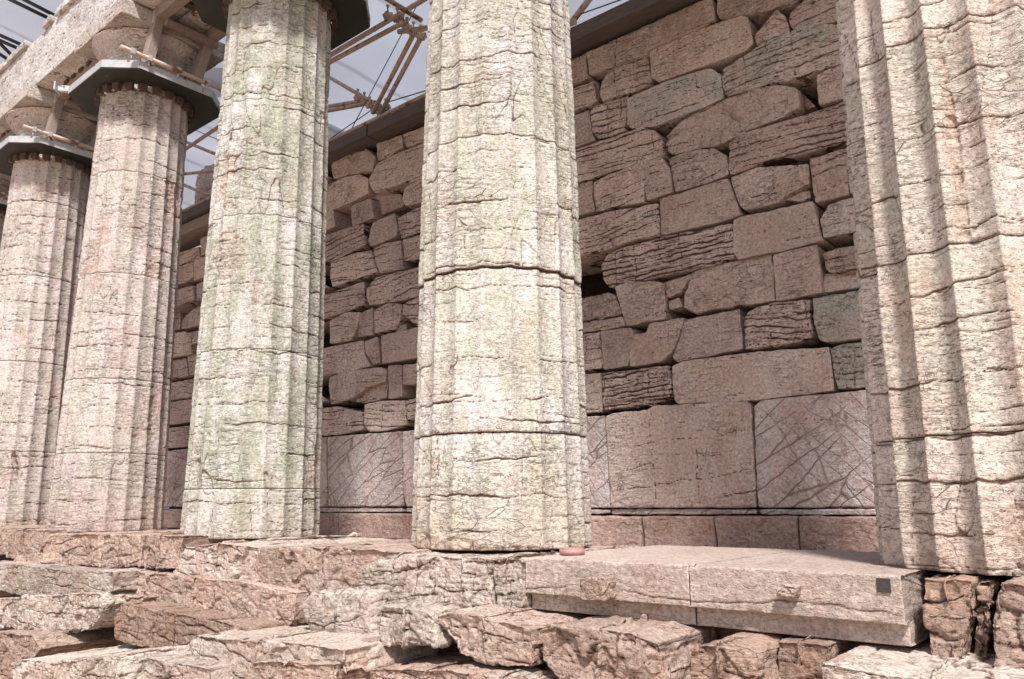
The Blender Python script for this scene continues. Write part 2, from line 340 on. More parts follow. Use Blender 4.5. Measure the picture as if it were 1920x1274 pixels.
def rock(name, poly, y0, depth, mat, parent=None, step=.012, r=.02, edge=.008, bump=.004, facet=0., fsc=6., crk=.5, csp=.07, seed=None, taper=0., tilt=0., lean=0., shrink=.002, **kw):
    """poly: outline of the front face in (x, z); the stone runs back from y0 by depth"""
    s = seed if seed is not None else int(RG.integers(1, 9999))
    P = resample(poly, step, s, edge)
    P = P-shrink*np.sign(P-P.mean(0))*np.array([1, .7])
    if ((P[:, 0]*np.roll(P[:, 1], -1)-np.roll(P[:, 0], -1)*P[:, 1]).sum()) < 0: P = P[::-1]
    lo, hi = P.min(0), P.max(0); wd, ht = hi-lo
    A = np.array([(P[:, 0]-P[:, 0].mean())]).T; sl = float((A[:, 0]*(P[:, 1]-P[:, 1].mean())).sum()/max((A[:, 0]**2).sum(), 1e-6)); sl = max(-.5, min(.5, sl))
    c0 = (lo+hi)/2
    if wd > ht:
        h = min(ht*.5, wd*.48); Cx = np.clip(P[:, 0], lo[0]+h, hi[0]-h); Cz = c0[1]+sl*(Cx-c0[0])*.8
    else:
        h = wd*.5; Cz = np.clip(P[:, 1], lo[1]+h, hi[1]-h); Cx = np.full(len(P), c0[0])
    C = np.stack([Cx, Cz], 1); D = P-C; Ln = np.linalg.norm(D, axis=1); Dh = D/Ln[:, None]
    r = min(r, float(Ln.min())*.8)
    nf = max(4, int(Ln.max()/step)); prof = []
    for k in range(nf): prof.append(('f', k/nf))
    for k in range(6): prof.append(('c', (k+.5)/6*math.pi/2))
    ns = max(3, int(min(depth, .5)/(step*1.4)))
    for k in range(ns+1): prof.append(('s', (k/ns)**1.6))
    prof.append(('b', .5)); prof.append(('b', 1.))
    rows = []; ys = []
    for kd, t in prof:
        if kd == 'f': ins = Ln*(1-t)+r*t; y = 0.
        elif kd == 'c': ins = np.full(len(P), r*(1-math.sin(t))); y = r*(1-math.cos(t))
        elif kd == 's': y = r+(depth-r)*t; ins = np.minimum(taper*y, Ln*.6)
        else: y = depth; ins = Ln*t
        q = P-Dh*np.minimum(ins, Ln)[:, None]
        rows.append(np.stack([q[:, 0], np.full(len(P), y)+y0-lean*(q[:, 1]-c0[1])*(1 if kd != 'b' else 0)+tilt*(q[:, 0]-c0[0]), q[:, 1]], 1))
    G = np.stack(rows, 0)
    du = np.roll(G, -1, 1)-np.roll(G, 1, 1); dv = np.gradient(G, axis=0)
    n = np.cross(du, dv); ln = np.linalg.norm(n, axis=2); bad = ln < 1e-9
    n /= np.maximum(ln, 1e-9)[..., None]
    n[bad] = (0, -1, 0)
    if n[nf//2].mean(0)[1] > 0: n = -n
    n[0] = (0, -1, 0); n[-1] = (0, 1, 0)
    Q = G+s*.37
    disp = bump*fbm(Q*9, s, 5, .55)*1.6+bump*.8*noise(Q*55, s+3)
    crack = np.zeros(G.shape[:2]); rg = np.zeros(G.shape[:2])
    if facet:
        Qw = Q*fsc*np.array([1, 1, 1.5])+.35*np.stack([noise(Q*8, s+k) for k in range(3)], -1)
        v, e = facets(Qw, s+2); v2, e2 = facets(Qw*2.7, s+9)
        fl_ = np.where(n[..., 2] > .6, .22, 1.); bump = bump*np.where(n[..., 2] > .6, .6, 1.)
        disp = disp*np.where(n[..., 2] > .6, .6, 1.)+facet*fl_*(v*.75+v2*.30-.35)
        crack = np.maximum(crack, (1-ss(0, .05, e))*.35)
        disp -= facet*.2*fl_*(1-ss(0, .1, e))
    if crk:
        k1, l1 = strata(Q, csp*(1.35 if crk < .7 else 1.), .0065*(.6+crk), s+20, crk-.66, tilt=(.12*math.sin(s), 0), wv=.042)
        k2, l2 = strata(Q[..., [2, 1, 0]], .19, .007, s+40, crk-.85, wv=.05)
        k3, l3 = strata(Q, csp*.37, .004, s+60, crk-.75, wv=.02)
        disp -= (.009*k1+.006*k2+.0035*k3+.003*l1+.001*l3)*(.45+.8*crk)
        crack = np.maximum.reduce([crack, k1, k2*.8, k3*.7])
    G2 = G+n*disp[..., None]
    nr, npp = G.shape[:2]; ii = np.arange(nr*npp).reshape(nr, npp)
    a, b = ii[:-1], ii[1:]
    Fq = np.stack([a, np.roll(a, -1, 1), np.roll(b, -1, 1), b], -1).reshape(-1, 4)
    return mesh_np(name, G2, Fq, mat, parent, {'crack': crack, 'rough': rg}, **kw)

# ------------------------------------------------------------------ columns
SP = 2.674; R0, R1, HT = .540, .449, 5.2
def Rz(z): return R0+(R1-R0)*z/HT
PH = math.radians(11)
def drum(parent, cx, z0, z1, mat, seed, per, zs, off=(0, 0), grow=0., damage=0., damp=.5, chips=(), crk=.0, jn=1., fd=.031, am=1.):
    nth = 20*per; th = PH+np.arange(nth)/nth*2*math.pi
    nz = max(8, int((z1-z0)/zs)); z = np.linspace(z0+.002, z1-.002, nz)
    T, Z = np.meshgrid(th, z); u = ((T-PH)/(math.pi/10)) % 1.-.5
    arr = np.abs(2*u)
    R = Rz(Z)+grow; P = np.stack([R*np.cos(T)+seed*3.7, R*np.sin(T)+seed*1.3, Z], -1)
    fl = fd*(Rz(Z)/R0)*(1-arr**2)
    wear = ss(-.1, .45, noise(P*np.array([4, 4, 3.]), seed+70)+.25*noise(P*17, seed+71))
    chip = (.001+.007*wear)*np.exp(-((1-arr)/.07)**2)
    R = R-fl-chip*(.6+.8*np.abs(noise(P*np.array([22, 22, 34]), seed+72)))
    ms = ss(-.35, .25, noise(P*1.15, seed+400))*.75+.25
    k1, l1 = strata(P, .19, .0085, seed, .02+crk, wv=.05)
    k2, l2 = strata(P, .075, .0055, seed+100, -.16+crk, wv=.03)
    k3, l3 = strata(P, .033, .0036, seed+200, -.2+crk, wv=.018)
    k2 = k2*ms; l2 = l2*ms; m3 = ss(-.1, .3, noise(P*1.9+5, seed+401)); k3 = k3*m3; l3 = l3*m3
    dd = noise(np.stack([T*2.2+Z*1.3, Z*.9-T*.6, Z*0+seed], -1), seed+300); dd2 = noise(np.stack([T*3-Z*1.6, Z*1.1+T, Z*0+seed*2], -1), seed+301)
    vmask = ss(.0, .3, noise(P*1.7, seed+302))
    k4 = np.maximum(1-np.abs(dd+.02*noise(P*20, seed+303))/.012, 0)*vmask
    k5 = np.maximum(1-np.abs(dd2+.02*noise(P*24, seed+304))/.010, 0)*ss(.0, .3, noise(P*1.9, seed+305))
    R -= .008*k1+.006*k2+.003*k3+am*(.0045*l1+.003*l2+.0015*l3)+.005*k4+.005*k5
    R += .0022*am*fbm(P*7, seed+6, 5, .6)+.0012*noise(P*60, seed+7)
    # broken patches
    dm = noise(P*np.array([2.4, 2.4, 1.7]), seed+8)+.30*fbm(P*7, seed+9, 3)
    rgh = ss(.42-damage*.35, .62-damage*.35, dm)
    for (ct, cz, rt, rz, am) in chips:          # chipped places: angle, height, extents, depth
        dt = (T-ct+math.pi) % (2*math.pi)-math.pi
        e = 1-((dt/rt)**2+((Z-cz)/rz)**2)+.55*fbm(P*8, seed+12, 3)
        rgh = np.maximum(rgh, ss(0, .5, e)*am)
    if rgh.max() > .01:
        fv, fe = facets(P*np.array([11, 11, 19.]), seed+14)
        R -= rgh*damp*(.016+.014*fv+.010*(noise(P*30, seed+16)))
    # worn drum ends
    for ze, sg in ((z0, 1), (z1, -1)):
        dz = (Z-ze)*sg
        q = noise(np.stack([T*9, T*0+ze*5, T*0+seed], -1), seed+30)+.6*noise(np.stack([T*31, T*0+ze*5, T*0+seed], -1), seed+31)
        wv = .012+.03*np.clip(q, 0, 1)
        R -= np.exp(-dz/wv*1.6)*(.008+.03*np.clip(q, 0, 1))*(jn if 0 < ze < 4.9 else 1)
    crack = np.maximum.reduce([k1, k2*.85, k3*.7, k4*.75, k5*.7, np.exp(-(Z-z0)/.006)*.9*jn, np.exp(-(z1-Z)/.006)*.9*jn])
    G = np.stack([cx+off[0]+R*np.cos(T), off[1]+R*np.sin(T), Z], -1)
    c0 = np.array([cx, 0, 0])
    def ring(zv, f): return np.stack([cx+off[0]+(Rz(zv)*f)*np.cos(th), off[1]+(Rz(zv)*f)*np.sin(th), np.full(nth, zv)], -1)[None]
    G = np.concatenate([ring(z0+.001, .02), ring(z0+.001, .9), G, ring(z1-.001, .9), ring(z1-.001, .02)], 0)
    pad = lambda A, v: np.concatenate([np.full((2, nth), v), A, np.full((2, nth), v)], 0)
    ii = np.arange(G.shape[0]*nth).reshape(-1, nth); a, b = ii[:-1], ii[1:]
    Fq = np.stack([a, np.roll(a, -1, 1), np.roll(b, -1, 1), b], -1).reshape(-1, 4)
    return mesh_np('drum', G, Fq, mat, parent, {'crack': pad(crack, 1.), 'rough': pad(rgh*min(1, .5+damp), 0.)})
def capital(parent, cx, mat, seed, detail=1):
    nth = 160*detail; th = np.arange(nth)/nth*2*math.pi
    pr = []
    for zz, rr in ((4.93, .438), (5.00, .440), (5.06, .444), (5.075, .447), (5.082, .456), (5.092, .456), (5.097, .450), (5.104, .450), (5.11, .463), (5.12, .463), (5.125, .457), (5.132, .457), (5.138, .472), (5.15, .476)):
        pr.append((zz, rr))
    for k in range(1, 15): pr.append((5.15+.165*k/14, .476+.125*(k/14)**.85))
    for k in range(1, 8):
        t = k/7*math.pi/2; pr.append((5.315+.022*math.sin(t), .601-.03*(1-math.cos(t))))
    pr = np.array(pr); Z = pr[:, 0:1]+0*th[None]; R = pr[:, 1:2]+0*th[None]
    P = np.stack([R*np.cos(th)+seed, R*np.sin(th), Z], -1)
    k1, l1 = strata(P, .085, .006, seed, 0., wv=.05)
    R = R-.008*k1-.004*l1+.003*fbm(P*8, seed, 4)
    dm = ss(.3, .5, noise(P*2.6, seed+5)+.25*fbm(P*8, seed+6, 2)); fv, fe = facets(P*11, seed+7); R -= dm*(.02+.016*fv)
    G = np.stack([cx+R*np.cos(th), R*np.sin(th), Z], -1)
    ii = np.arange(G.shape[0]*nth).reshape(-1, nth); a, b = ii[:-1], ii[1:]
    Fq = np.stack([a, np.roll(a, -1, 1), np.roll(b, -1, 1), b], -1).reshape(-1, 4)
    cap = mesh_np('echinus', G, Fq, mat, parent, {'crack': k1, 'rough': dm*.5})
    h = .60
    rock('abacus', [(cx-h, 5.337), (cx+h, 5.337), (cx+h, 5.535), (cx-h, 5.535)], -h, 2*h, mat, parent, step=.02, r=.008, edge=.006, bump=.004, crk=.4, facet=.004, seed=seed+3)
COLS = []
def column(i, mat, label, joints, per, zs, seed, base, **kw):
    cx = i*SP
    t = empty('doric_column', (cx, 0, 0), label, 'column', 'fluted stone columns along the edge of the platform')
    js = [0.]+list(joints)+[4.93]
    for k in range(len(js)-1):
        d = dict(base); d.update(kw.get('d%d' % k, {}))
        drum(t, cx, js[k], js[k+1], mat, seed+k*1000, per, zs, **d)
    capital(t, cx, mat, seed+77)
    return t
rad = math.radians
column(-4, M_C0, 'most distant column, only a sliver with its collar showing at the left edge of the photo', (1.1, 2.3, 3.5), 10, .03, 5, {})
column(-3, M_C0, 'pinkish fluted column furthest left with its collar and capital in view', (.9, 2.0, 3.1, 4.1), 14, .013, 21, dict(damage=.1, crk=.02, jn=.3))
column(-2, M_C0, 'fluted column second from the left, pink and grey, its steel collar fully in view', (.76, 1.5, 2.6, 3.73), 18, .010, 42, dict(damage=.05, jn=.3),
       d3=dict(damage=.55, damp=.6), d2=dict(damage=.35, damp=.5))
column(-1, M_C2, 'green stained fluted column in the left centre with long dark horizontal cracks', (.37, 1.45, 2.57, 3.6), 22, .0075, 63, dict(damage=.02, crk=.05, jn=.25),
       d2=dict(chips=((rad(-40), 1.9, .12, .14, 1.),)))
column(0, M_C3, 'large cream fluted column in the middle with two open drum joints', (.63, 1.575, 2.40, 3.5), 26, .0058, 84, dict(damage=-.05),
       d1=dict(damage=.0), d2=dict(grow=.007, off=(.006, -.006), crk=-.03), d3=dict(grow=.004, off=(.003, -.003), jn=.4),
       d0=dict(chips=((rad(-108), .03, .30, .07, 1.), (rad(-80), .02, .25, .05, 1.), (rad(-45), .0, .4, .03, 1.), (rad(-62), .62, .05, .05, 1.))))
column(1, M_C4, 'nearest fluted column filling the right edge of the photo with deep shaded flutes', (.48, 1.17, 2.05, 3.2), 30, .005, 105, dict(damage=.1, damp=.6, crk=.03, fd=.056, am=.45, jn=.55),
       d0=dict(chips=((rad(-75), .12, .34, .16, 1.), (rad(-122), .02, .2, .05, .8))), d2=dict(chips=((rad(-92), 1.5, .05, .5, 1.),)))

# ------------------------------------------------------------------ architrave
ar = empty('architrave', (-SP, 0, 5.54), 'cracked pale stone beam laid over the column capitals at upper left', 'architrave')
for k in range(-5, 3):
    x0, x1 = k*SP, (k+1)*SP
    for yy, dd in ((-.5, .49), (.01, .49)):
        rock('architrave_block', [(x0+.006, 5.54), (x1-.006, 5.54), (x1-.006, 6.27), (x0+.006, 6.27)], yy, dd, M_ARCH, ar, step=.022, r=.008, edge=.010, bump=.006, crk=.3, facet=.003, seed=900+k*3)
xs = -7.5
for k, (a, b) in enumerate(((-13, -7.9), (-7.35, -7.05), (-6.95, -5.7), (-5.5, -2.7), (-2.68, 0), (0, 2.6), (2.65, 5.3))):
    rock('fillet', [(a, 6.275), (b, 6.275), (b-.02, 6.37), (a+.04, 6.36)], -.545, .5, M_ARCH, ar, step=.02, r=.01, edge=.014, bump=.008, crk=.1, facet=.01, seed=950+k)

# ------------------------------------------------------------------ steel collars with tubes
def collar(i, label):
    cx = i*SP; t = empty('steel_collar', (cx, 0, 4.70), label, 'collar', 'steel collars clamped round the column tops')
    H, c = .70, .28
    oc = [(H, -H+c), (H, H-c), (H-c, H), (-H+c, H), (-H, H-c), (-H, -H+c), (-H+c, -H), (H-c, -H)]
    oc = [(cx+x, y*(.95 if y < 0 else 1)) for x, y in oc]; inn = []
    m = MB(); n = 40
    # annular plate: outer octagon resampled radially
    def hit(a):
        best = 9
        for k in range(8):
            p, q = oc[k], oc[(k+1) % 8]; px, py = p[0]-cx, p[1]; qx, qy = q[0]-cx, q[1]
            dx, dy = math.cos(a), math.sin(a); ex, ey = qx-px, qy-py; den = dx*ey-dy*ex
            if abs(den) < 1e-9: continue
            tt = (px*ey-py*ex)/den; s_ = (px*dy-py*dx)/den
            if tt > 0 and -1e-6 <= s_ <= 1+1e-6: best = min(best, tt)
        return best
    an = sorted([2*math.pi*k/n for k in range(n)]+[math.atan2(y, x-cx) % (2*math.pi) for x, y in oc]); v = []; n = len(an)
    for a in an:
        ro = hit(a)
        for rr in (.47, ro):
            for zz in (4.730, 4.742): v.append((cx+rr*math.cos(a), rr*math.sin(a), zz))
    f = []
    for k in range(n):
        a, b = 4*k, 4*((k+1) % n); f += [(a, b, b+2, a+2), (a+1, a+3, b+3, b+1), (a, a+1, b+1, b), (a+2, b+2, b+3, a+3)]
    m.add(v, f).build('plate', M_STEEL, t)
    m = MB()
    for k in range(8):
        p, q = Vector((*oc[k], 4.785)), Vector((*oc[(k+1) % 8], 4.785)); m.bar(p, q, .012, .085)
    m.build('rim', M_PAINT, t)
    for k in range(22 if i < 0 else 0):
        m = MB(); a = 2*math.pi*(k+.3)/22; r_ = Rz(4.7)+.028; cc = Vector((cx+r_*math.cos(a), r_*math.sin(a), 4.695)); d = Vector((math.cos(a), math.sin(a), 0)); e = Vector((-d.y, d.x, 0))
        hh = .034+.006*math.sin(k*7.); c8 = []
        for zz, w1 in ((-hh, .036), (.034, .042)):
            for ii, jj in ((-1, -1), (1, -1), (1, 1), (-1, 1)): c8.append(cc+d*ii*.028+e*jj*w1+Vector((0, 0, zz)))
        m.hexa(c8).build('lower_wedge', M_WEDGE, t)
    for k in range(16 if i < 0 else 0):
        m = MB(); a = 2*math.pi*(k+.6)/16; r_ = .47; cc = Vector((cx+r_*math.cos(a), r_*math.sin(a), 4.742)); d = Vector((math.cos(a), math.sin(a), 0)); e = Vector((-d.y, d.x, 0)); hh = .09+.06*abs(math.sin(k*3.1)); c8 = []
        for zz, w1 in ((0.001, .04), (hh, .035)):
            for ii, jj in ((-1, -1), (1, -1), (1, 1), (-1, 1)): c8.append(cc+d*ii*.02+e*jj*w1+Vector((0, 0, zz)))
        m.hexa(c8).build('upper_wedge', M_WEDGE, t)
    m = MB()
    m.tube((cx+.735, -.62, 4.875), (cx+.735, 1.08, 4.865), .024).build('side_tube', M_TUBE, t, smooth=True)
    for y in (-.5, -.32, .0, .34, .52):
        m = MB(); m.bar((cx+.735, y-.02, 4.872), (cx+.735, y+.02, 4.872), .062, .062).tube((cx+.735, y, 4.845), (cx+.735, y, 4.80), .012, 8).build('tube_clamp', M_PAINT, t)
    m = MB()
    m.bar((cx-.40, -.60, 4.81), (cx-.54, -.76, 4.81), .045, .07)
    m.bar((cx-.56, -.70, 4.81), (cx-.47, -.80, 4.81), .02, .10); m.build('corner_clamp', M_PAINT, t, bevel=.006)
    return t
collar(-4, 'dark steel collar on the furthest column at the left edge')
collar(-3, 'octagonal steel collar on the furthest left pinkish column, pale flaking rim')
collar(-2, 'octagonal dark green steel collar round the second column from the left')
collar(-1, 'dark steel collar round the top of the green stained column, cut by the top edge')
collar(0, 'steel collar high on the middle cream column, above the frame')
collar(1, 'steel collar high on the nearest column, above the frame')
def props(i, label):
    cx = i*SP; t = empty('timber_prop_frame', (cx+.65, 0, 4.75), label, 'timber frame', 'timber prop frames between the collars and the architrave')
    for y0, y1 in ((-.31, -.22), (.22, .36)):
        m = MB(); m.bar((cx+.63, y0, 4.745), (cx+.63, y1, 5.43), .095, .125, up=(1, 0, 0)); m.build('post', M_TIMB, t, bevel=.005)
        m = MB(); m.bar((cx+.56, y1, 5.475), (cx+SP-.62, y1, 5.475), .11, .12); m.build('beam', M_TIMB, t, bevel=.005)
        m = MB(); m.box(cx+.605, cx+.655, y1-.056, y1-.049, 5.36, 5.50).tube((cx+.63, y1-.062, 5.39), (cx+.63, y1-.045, 5.39), .008, 8).tube((cx+.63, y1-.062, 5.46), (cx+.63, y1-.045, 5.46), .008, 8)
        m.build('bracket', M_PAINT, t)
    m = MB(); m.bar((cx+.72, -.18, 5.385), (cx+.72, .42, 5.385), .07, .075); m.build('cross_rail', M_TIMB, t, bevel=.005)
    for k in range(4): x = cx+.95+.22*k; m = MB(); m.box(x, x+.10, -.30, .0, 5.50, 5.538); m.build('packing', M_WEDGE, t)
for i, lb in ((-4, 'timber props on the furthest collar at the left edge'), (-3, 'timber props standing on the collar of the furthest left pinkish column'),
              (-2, 'timber props standing on the collar second from the left'), (-1, 'timber props on the collar of the green stained column, above the frame'),
              (0, 'timber props high on the middle cream column, above the frame')):
    props(i, lb)

# ------------------------------------------------------------------ cella wall
W = 2.0
wall = empty('cella_wall', (-2., W, -.14), 'tall brown wall of cracked ancient limestone blocks behind the columns', 'stone wall')
CR = {'c3': (1040, 0, 3.0328), 'c4': (1040, 380, 3.034), 'c5': (1060, 680, 2.895), 'c6': (300, 240, 3.184), 'c7': (300, 600, 2.77), 'c8': (0, 220, 3.033)}
XL = {'R': -1.80, 'M': -5.75, 'S': -9.3}; XR = {'R': 3.2, 'M': -1.80, 'S': -5.75}
def blk(sec, crop, pts, ext='', mat=None, dy=0., crk=.6, facet=0., name='wall_block', depth=.6, **kw):
    ox, oy, sc = CR[crop]; Q = []
    for x, y in pts:
        q = on_y(ox+x/sc, oy+y/sc, W+dy); Q.append([q[0], q[2]])
    Q = np.array(Q)
    if 'L' in ext:
        m = Q[:, 0] < Q[:, 0].min()+.10; Q[m, 0] = XL[sec]+RG.uniform(-.1, .1)
    if 'R' in ext:
        m = Q[:, 0] > Q[:, 0].max()-.10; Q[m, 0] = XR[sec]+RG.uniform(-.1, .1)
    a = dict(step=.0115, r=.006, edge=.0055, bump=.003, csp=.06, shrink=.0015)
    if facet: a.update(edge=.012, bump=.004, r=.012)
    a.update(kw)
    rock(name, Q, W+dy+RG.uniform(-.012, .012), depth, mat or M_WALL, wall, crk=crk, facet=facet, **a)
B, P_, G_ = M_WALL, M_WALLP, M_WALLG
blk('R', 'c3', [(95, 320), (178, 300), (185, 420), (205, 440), (105, 450)], 'L')
blk('R', 'c3', [(182, 302), (895, -20), (918, 125), (545, 285), (530, 315), (200, 432)], crk=.4)
blk('R', 'c3', [(908, -30), (1390, -200), (1390, 10), (1240, 60), (1110, 85), (930, 115)], crk=.2, facet=.008)
blk('R', 'c3', [(1400, -205), (1900, -390), (1900, -190), (1405, 5)], 'R', crk=.2)
blk('R', 'c3', [(532, 285), (620, 235), (1050, 82), (1095, 90), (1130, 240), (1085, 290), (590, 465), (545, 440)], mat=P_, crk=.35)
blk('R', 'c3', [(1140, 190), (1180, 150), (1265, 50), (1310, 90), (1335, 180), (1150, 258), (1135, 230)], mat=P_, crk=.2, facet=.008)
blk('R', 'c3', [(1335, 70), (1430, -10), (1700, -110), (1700, 60), (1580, 125), (1355, 170), (1330, 130)], 'R', mat=P_, crk=.6)
blk('R', 'c3', [(100, 450), (215, 460), (243, 575), (105, 650)], 'L', crk=.7, facet=.007)
blk('R', 'c3', [(205, 455), (245, 470), (255, 580), (243, 575)], dy=.06)
blk('R', 'c3', [(262, 460), (300, 400), (400, 350), (530, 318), (545, 440), (555, 480), (265, 585), (248, 540)], crk=.7, facet=.006)
blk('R', 'c3', [(410, 560), (560, 490), (640, 455), (880, 385), (945, 420), (962, 555), (850, 610), (560, 720), (440, 735), (405, 710)], mat=G_, crk=.6)
blk('R', 'c3', [(950, 400), (1020, 350), (1200, 230), (1480, 125), (1600, 140), (1700, 110), (1700, 340), (1590, 375), (1300, 470), (1180, 490), (975, 550), (950, 480)], 'R', mat=G_, crk=.85)
blk('R', 'c3', [(1485, 430), (1600, 375), (1700, 340), (1700, 560), (1500, 600), (1490, 500)], 'R', mat=P_, crk=.2)
blk('R', 'c3', [(112, 650), (190, 625), (205, 730), (225, 800), (118, 835)], 'L', crk=.1)
blk('R', 'c3', [(195, 625), (230, 600), (415, 540), (400, 700), (395, 745), (250, 795), (210, 760)], crk=.9)
blk('R', 'c3', [(625, 780), (700, 700), (880, 600), (1130, 500), (1220, 478), (1380, 500), (1390, 610), (1320, 660), (1100, 750), (900, 840), (660, 885), (625, 850)], crk=.3, facet=.022, fsc=5)
blk('R', 'c3', [(1390, 520), (1450, 560), (1490, 610), (1390, 640)], dy=.15, facet=.015, crk=.2)
blk('R', 'c3', [(120, 840), (330, 780), (500, 722), (570, 740), (610, 800), (620, 890), (540, 910), (300, 990), (130, 1040)], 'L', crk=.9)
blk('R', 'c3', [(990, 800), (1080, 750), (1330, 680), (1700, 560), (1700, 800), (1630, 815), (1400, 880), (1200, 920), (1000, 1000), (985, 950)], 'R', mat=P_, crk=.9)
blk('R', 'c3', [(645, 900), (740, 860), (900, 838), (975, 880), (988, 990), (860, 1040), (680, 1095), (665, 1000)], crk=.5)
blk('R', 'c3', [(515, 920), (610, 895), (655, 960), (668, 1095), (520, 1145), (512, 1050)], crk=.4)
blk('R', 'c3', [(222, 1040), (330, 985), (525, 915), (512, 1050), (510, 1150), (240, 1205), (225, 1130)], crk=.6)
blk('R', 'c3', [(130, 1040), (215, 1025), (220, 1130), (232, 1200), (140, 1235)], 'L', facet=.012, crk=.4)
blk('R', 'c3', [(998, 1010), (1150, 950), (1440, 930), (1450, 1040), (1320, 1110), (1280, 1150), (1075, 1200), (1040, 1150), (1010, 1060)], crk=.5)
blk('R', 'c3', [(1300, 1140), (1450, 1070), (1460, 1130), (1400, 1150)], dy=.06, crk=.9)
blk('R', 'c3', [(1445, 900), (1640, 830), (1700, 810), (1700, 1080), (1480, 1155), (1465, 1080), (1450, 960)], 'R', mat=P_, crk=.5)
blk('R', 'c4', [(597, -20), (985, -140), (1062, 70), (920, 115), (605, 188)], crk=.2)
blk('R', 'c4', [(140, 100), (300, 55), (590, 5), (600, 190), (450, 215), (330, 260), (300, 270), (145, 300)], 'L', crk=.8)
blk('R', 'c4', [(255, 360), (300, 285), (420, 240), (600, 195), (1010, 115), (1025, 310), (880, 360), (640, 410), (310, 487), (270, 440)], crk=1.1, csp=.045)
blk('R', 'c4', [(1015, 100), (1050, 85), (1470, -10), (1525, 215), (1290, 280), (1150, 300), (1040, 330), (1015, 280)], mat=P_, crk=.15)
blk('R', 'c4', [(1510, 100), (1560, 10), (1750, -40), (1750, 185), (1690, 195), (1530, 205)], 'R', mat=G_, crk=.5, dy=.02)
blk('R', 'c4', [(345, 480), (420, 450), (590, 450), (625, 460), (637, 665), (520, 680), (410, 705), (375, 600)], crk=.2)
blk('R', 'c4', [(170, 545), (300, 510), (350, 525), (378, 600), (385, 640), (200, 660), (170, 640)], 'L', facet=.014, crk=.5)
blk('R', 'c4', [(175, 690), (200, 680), (388, 648), (405, 700), (300, 720), (180, 735)], 'L', crk=.3, dy=-.01)
blk('R', 'c4', [(635, 500), (700, 450), (765, 435), (725, 510), (640, 545)], crk=.4)
blk('R', 'c4', [(640, 560), (705, 535), (725, 590), (650, 610)], crk=.2)
blk('R', 'c4', [(620, 460), (900, 360), (1240, 290), (1240, 320), (800, 440), (640, 500)], dy=.05, crk=.1, facet=.006)
blk('R', 'c4', [(765, 450), (850, 400), (1240, 300), (1257, 560), (1080, 590), (1040, 575), (990, 600), (800, 630), (735, 600), (725, 540)], crk=.1, facet=.006)
blk('R', 'c4', [(1243, 300), (1495, 240), (1525, 515), (1260, 565)], mat=P_, crk=.1)
blk('R', 'c4', [(1520, 290), (1600, 260), (1750, 240), (1750, 445), (1690, 440), (1640, 410), (1540, 395), (1525, 350)], 'R', mat=P_, facet=.012, crk=.7)
blk('R', 'c4', [(1530, 405), (1620, 400), (1680, 490), (1750, 495), (1530, 515)], 'R', dy=.06, crk=.1)
blk('R', 'c4', [(262, 730), (440, 710), (455, 750), (420, 930), (275, 955)], crk=.2)
blk('R', 'c4', [(450, 750), (520, 740), (540, 690), (735, 655), (700, 790), (670, 850), (600, 910), (430, 935), (425, 890)], crk=.2)
blk('R', 'c4', [(735, 665), (1050, 605), (1070, 830), (930, 860), (690, 910), (665, 880), (700, 790)], crk=.15)
blk('R', 'c4', [(1070, 650), (1150, 590), (1240, 565), (1455, 550), (1470, 750), (1400, 790), (1200, 830), (1085, 840), (1070, 750)], crk=.8, facet=.004, csp=.05)
blk('R', 'c4', [(1462, 545), (1600, 520), (1760, 490), (1760, 770), (1700, 780), (1550, 795), (1500, 780), (1475, 690)], 'R', mat=G_, crk=.15, dy=-.02)
blk('R', 'c4', [(178, 745), (262, 735), (272, 950), (190, 965)], 'L', crk=.6, facet=.006)
blk('R', 'c4', [(265, 970), (640, 925), (658, 950), (660, 1110), (560, 1160), (350, 1175), (280, 1190), (268, 1120)], facet=.010, crk=1., csp=.035)
blk('R', 'c4', [(190, 970), (262, 965), (268, 1190), (190, 1195)], 'L', crk=.3)
blk('R', 'c4', [(665, 930), (720, 905), (1100, 850), (1560, 820), (1590, 1070), (1110, 1130), (700, 1148), (680, 1130), (665, 1020)], crk=.15, mat=M_ORTHP)
blk('R', 'c4', [(1565, 830), (1650, 800), (1770, 790), (1770, 1060), (1610, 1065), (1590, 1010)], 'R', mat=G_, crk=.7)
OR = dict(name='orthostat', mat=M_ORTH, r=.015, edge=.005, bump=.003)
blk('R', 'c5', [(125, 280), (212, 285), (245, 790), (158, 795)], 'L', crk=.1, **OR)
blk('R', 'c5', [(215, 290), (250, 275), (440, 258), (470, 235), (990, 205), (1008, 240), (1035, 790), (248, 790)], crk=.55, csp=.11, **{**OR, 'mat': M_ORTHP})
blk('R', 'c5', [(1015, 240), (1060, 200), (1600, 150), (1750, 140), (1760, 790), (1045, 790), (1037, 760)], 'R', crk=.05, **OR)
blk('R', 'c5', [(150, 797), (245, 797), (250, 822), (150, 826)], 'L', dy=.025, name='moulding', mat=M_ORTH, r=.008, crk=.1)
blk('R', 'c5', [(250, 796), (1035, 796), (1040, 825), (252, 825)], dy=.025, name='moulding', mat=M_ORTH, r=.008, crk=.1)
blk('R', 'c5', [(1050, 796), (1760, 796), (1760, 827), (1060, 827)], 'R', dy=.025, name='moulding', mat=M_ORTH, r=.008, crk=.1)
BS = dict(name='base_block', mat=M_BASE, dy=-.045, r=.02, facet=.005, edge=.006)
blk('R', 'c5', [(158, 832), (405, 835), (418, 1030), (160, 1030)], 'L', crk=.1, **BS)
blk('R', 'c5', [(410, 835), (800, 832), (820, 1040), (425, 1030)], crk=.05, **BS)
blk('R', 'c5', [(805, 833), (1258, 833), (1275, 1055), (830, 1045)], crk=.05, **BS)
blk('R', 'c5', [(1262, 833), (1800, 833), (1800, 1075), (1280, 1060)], 'R', crk=.3, **BS)
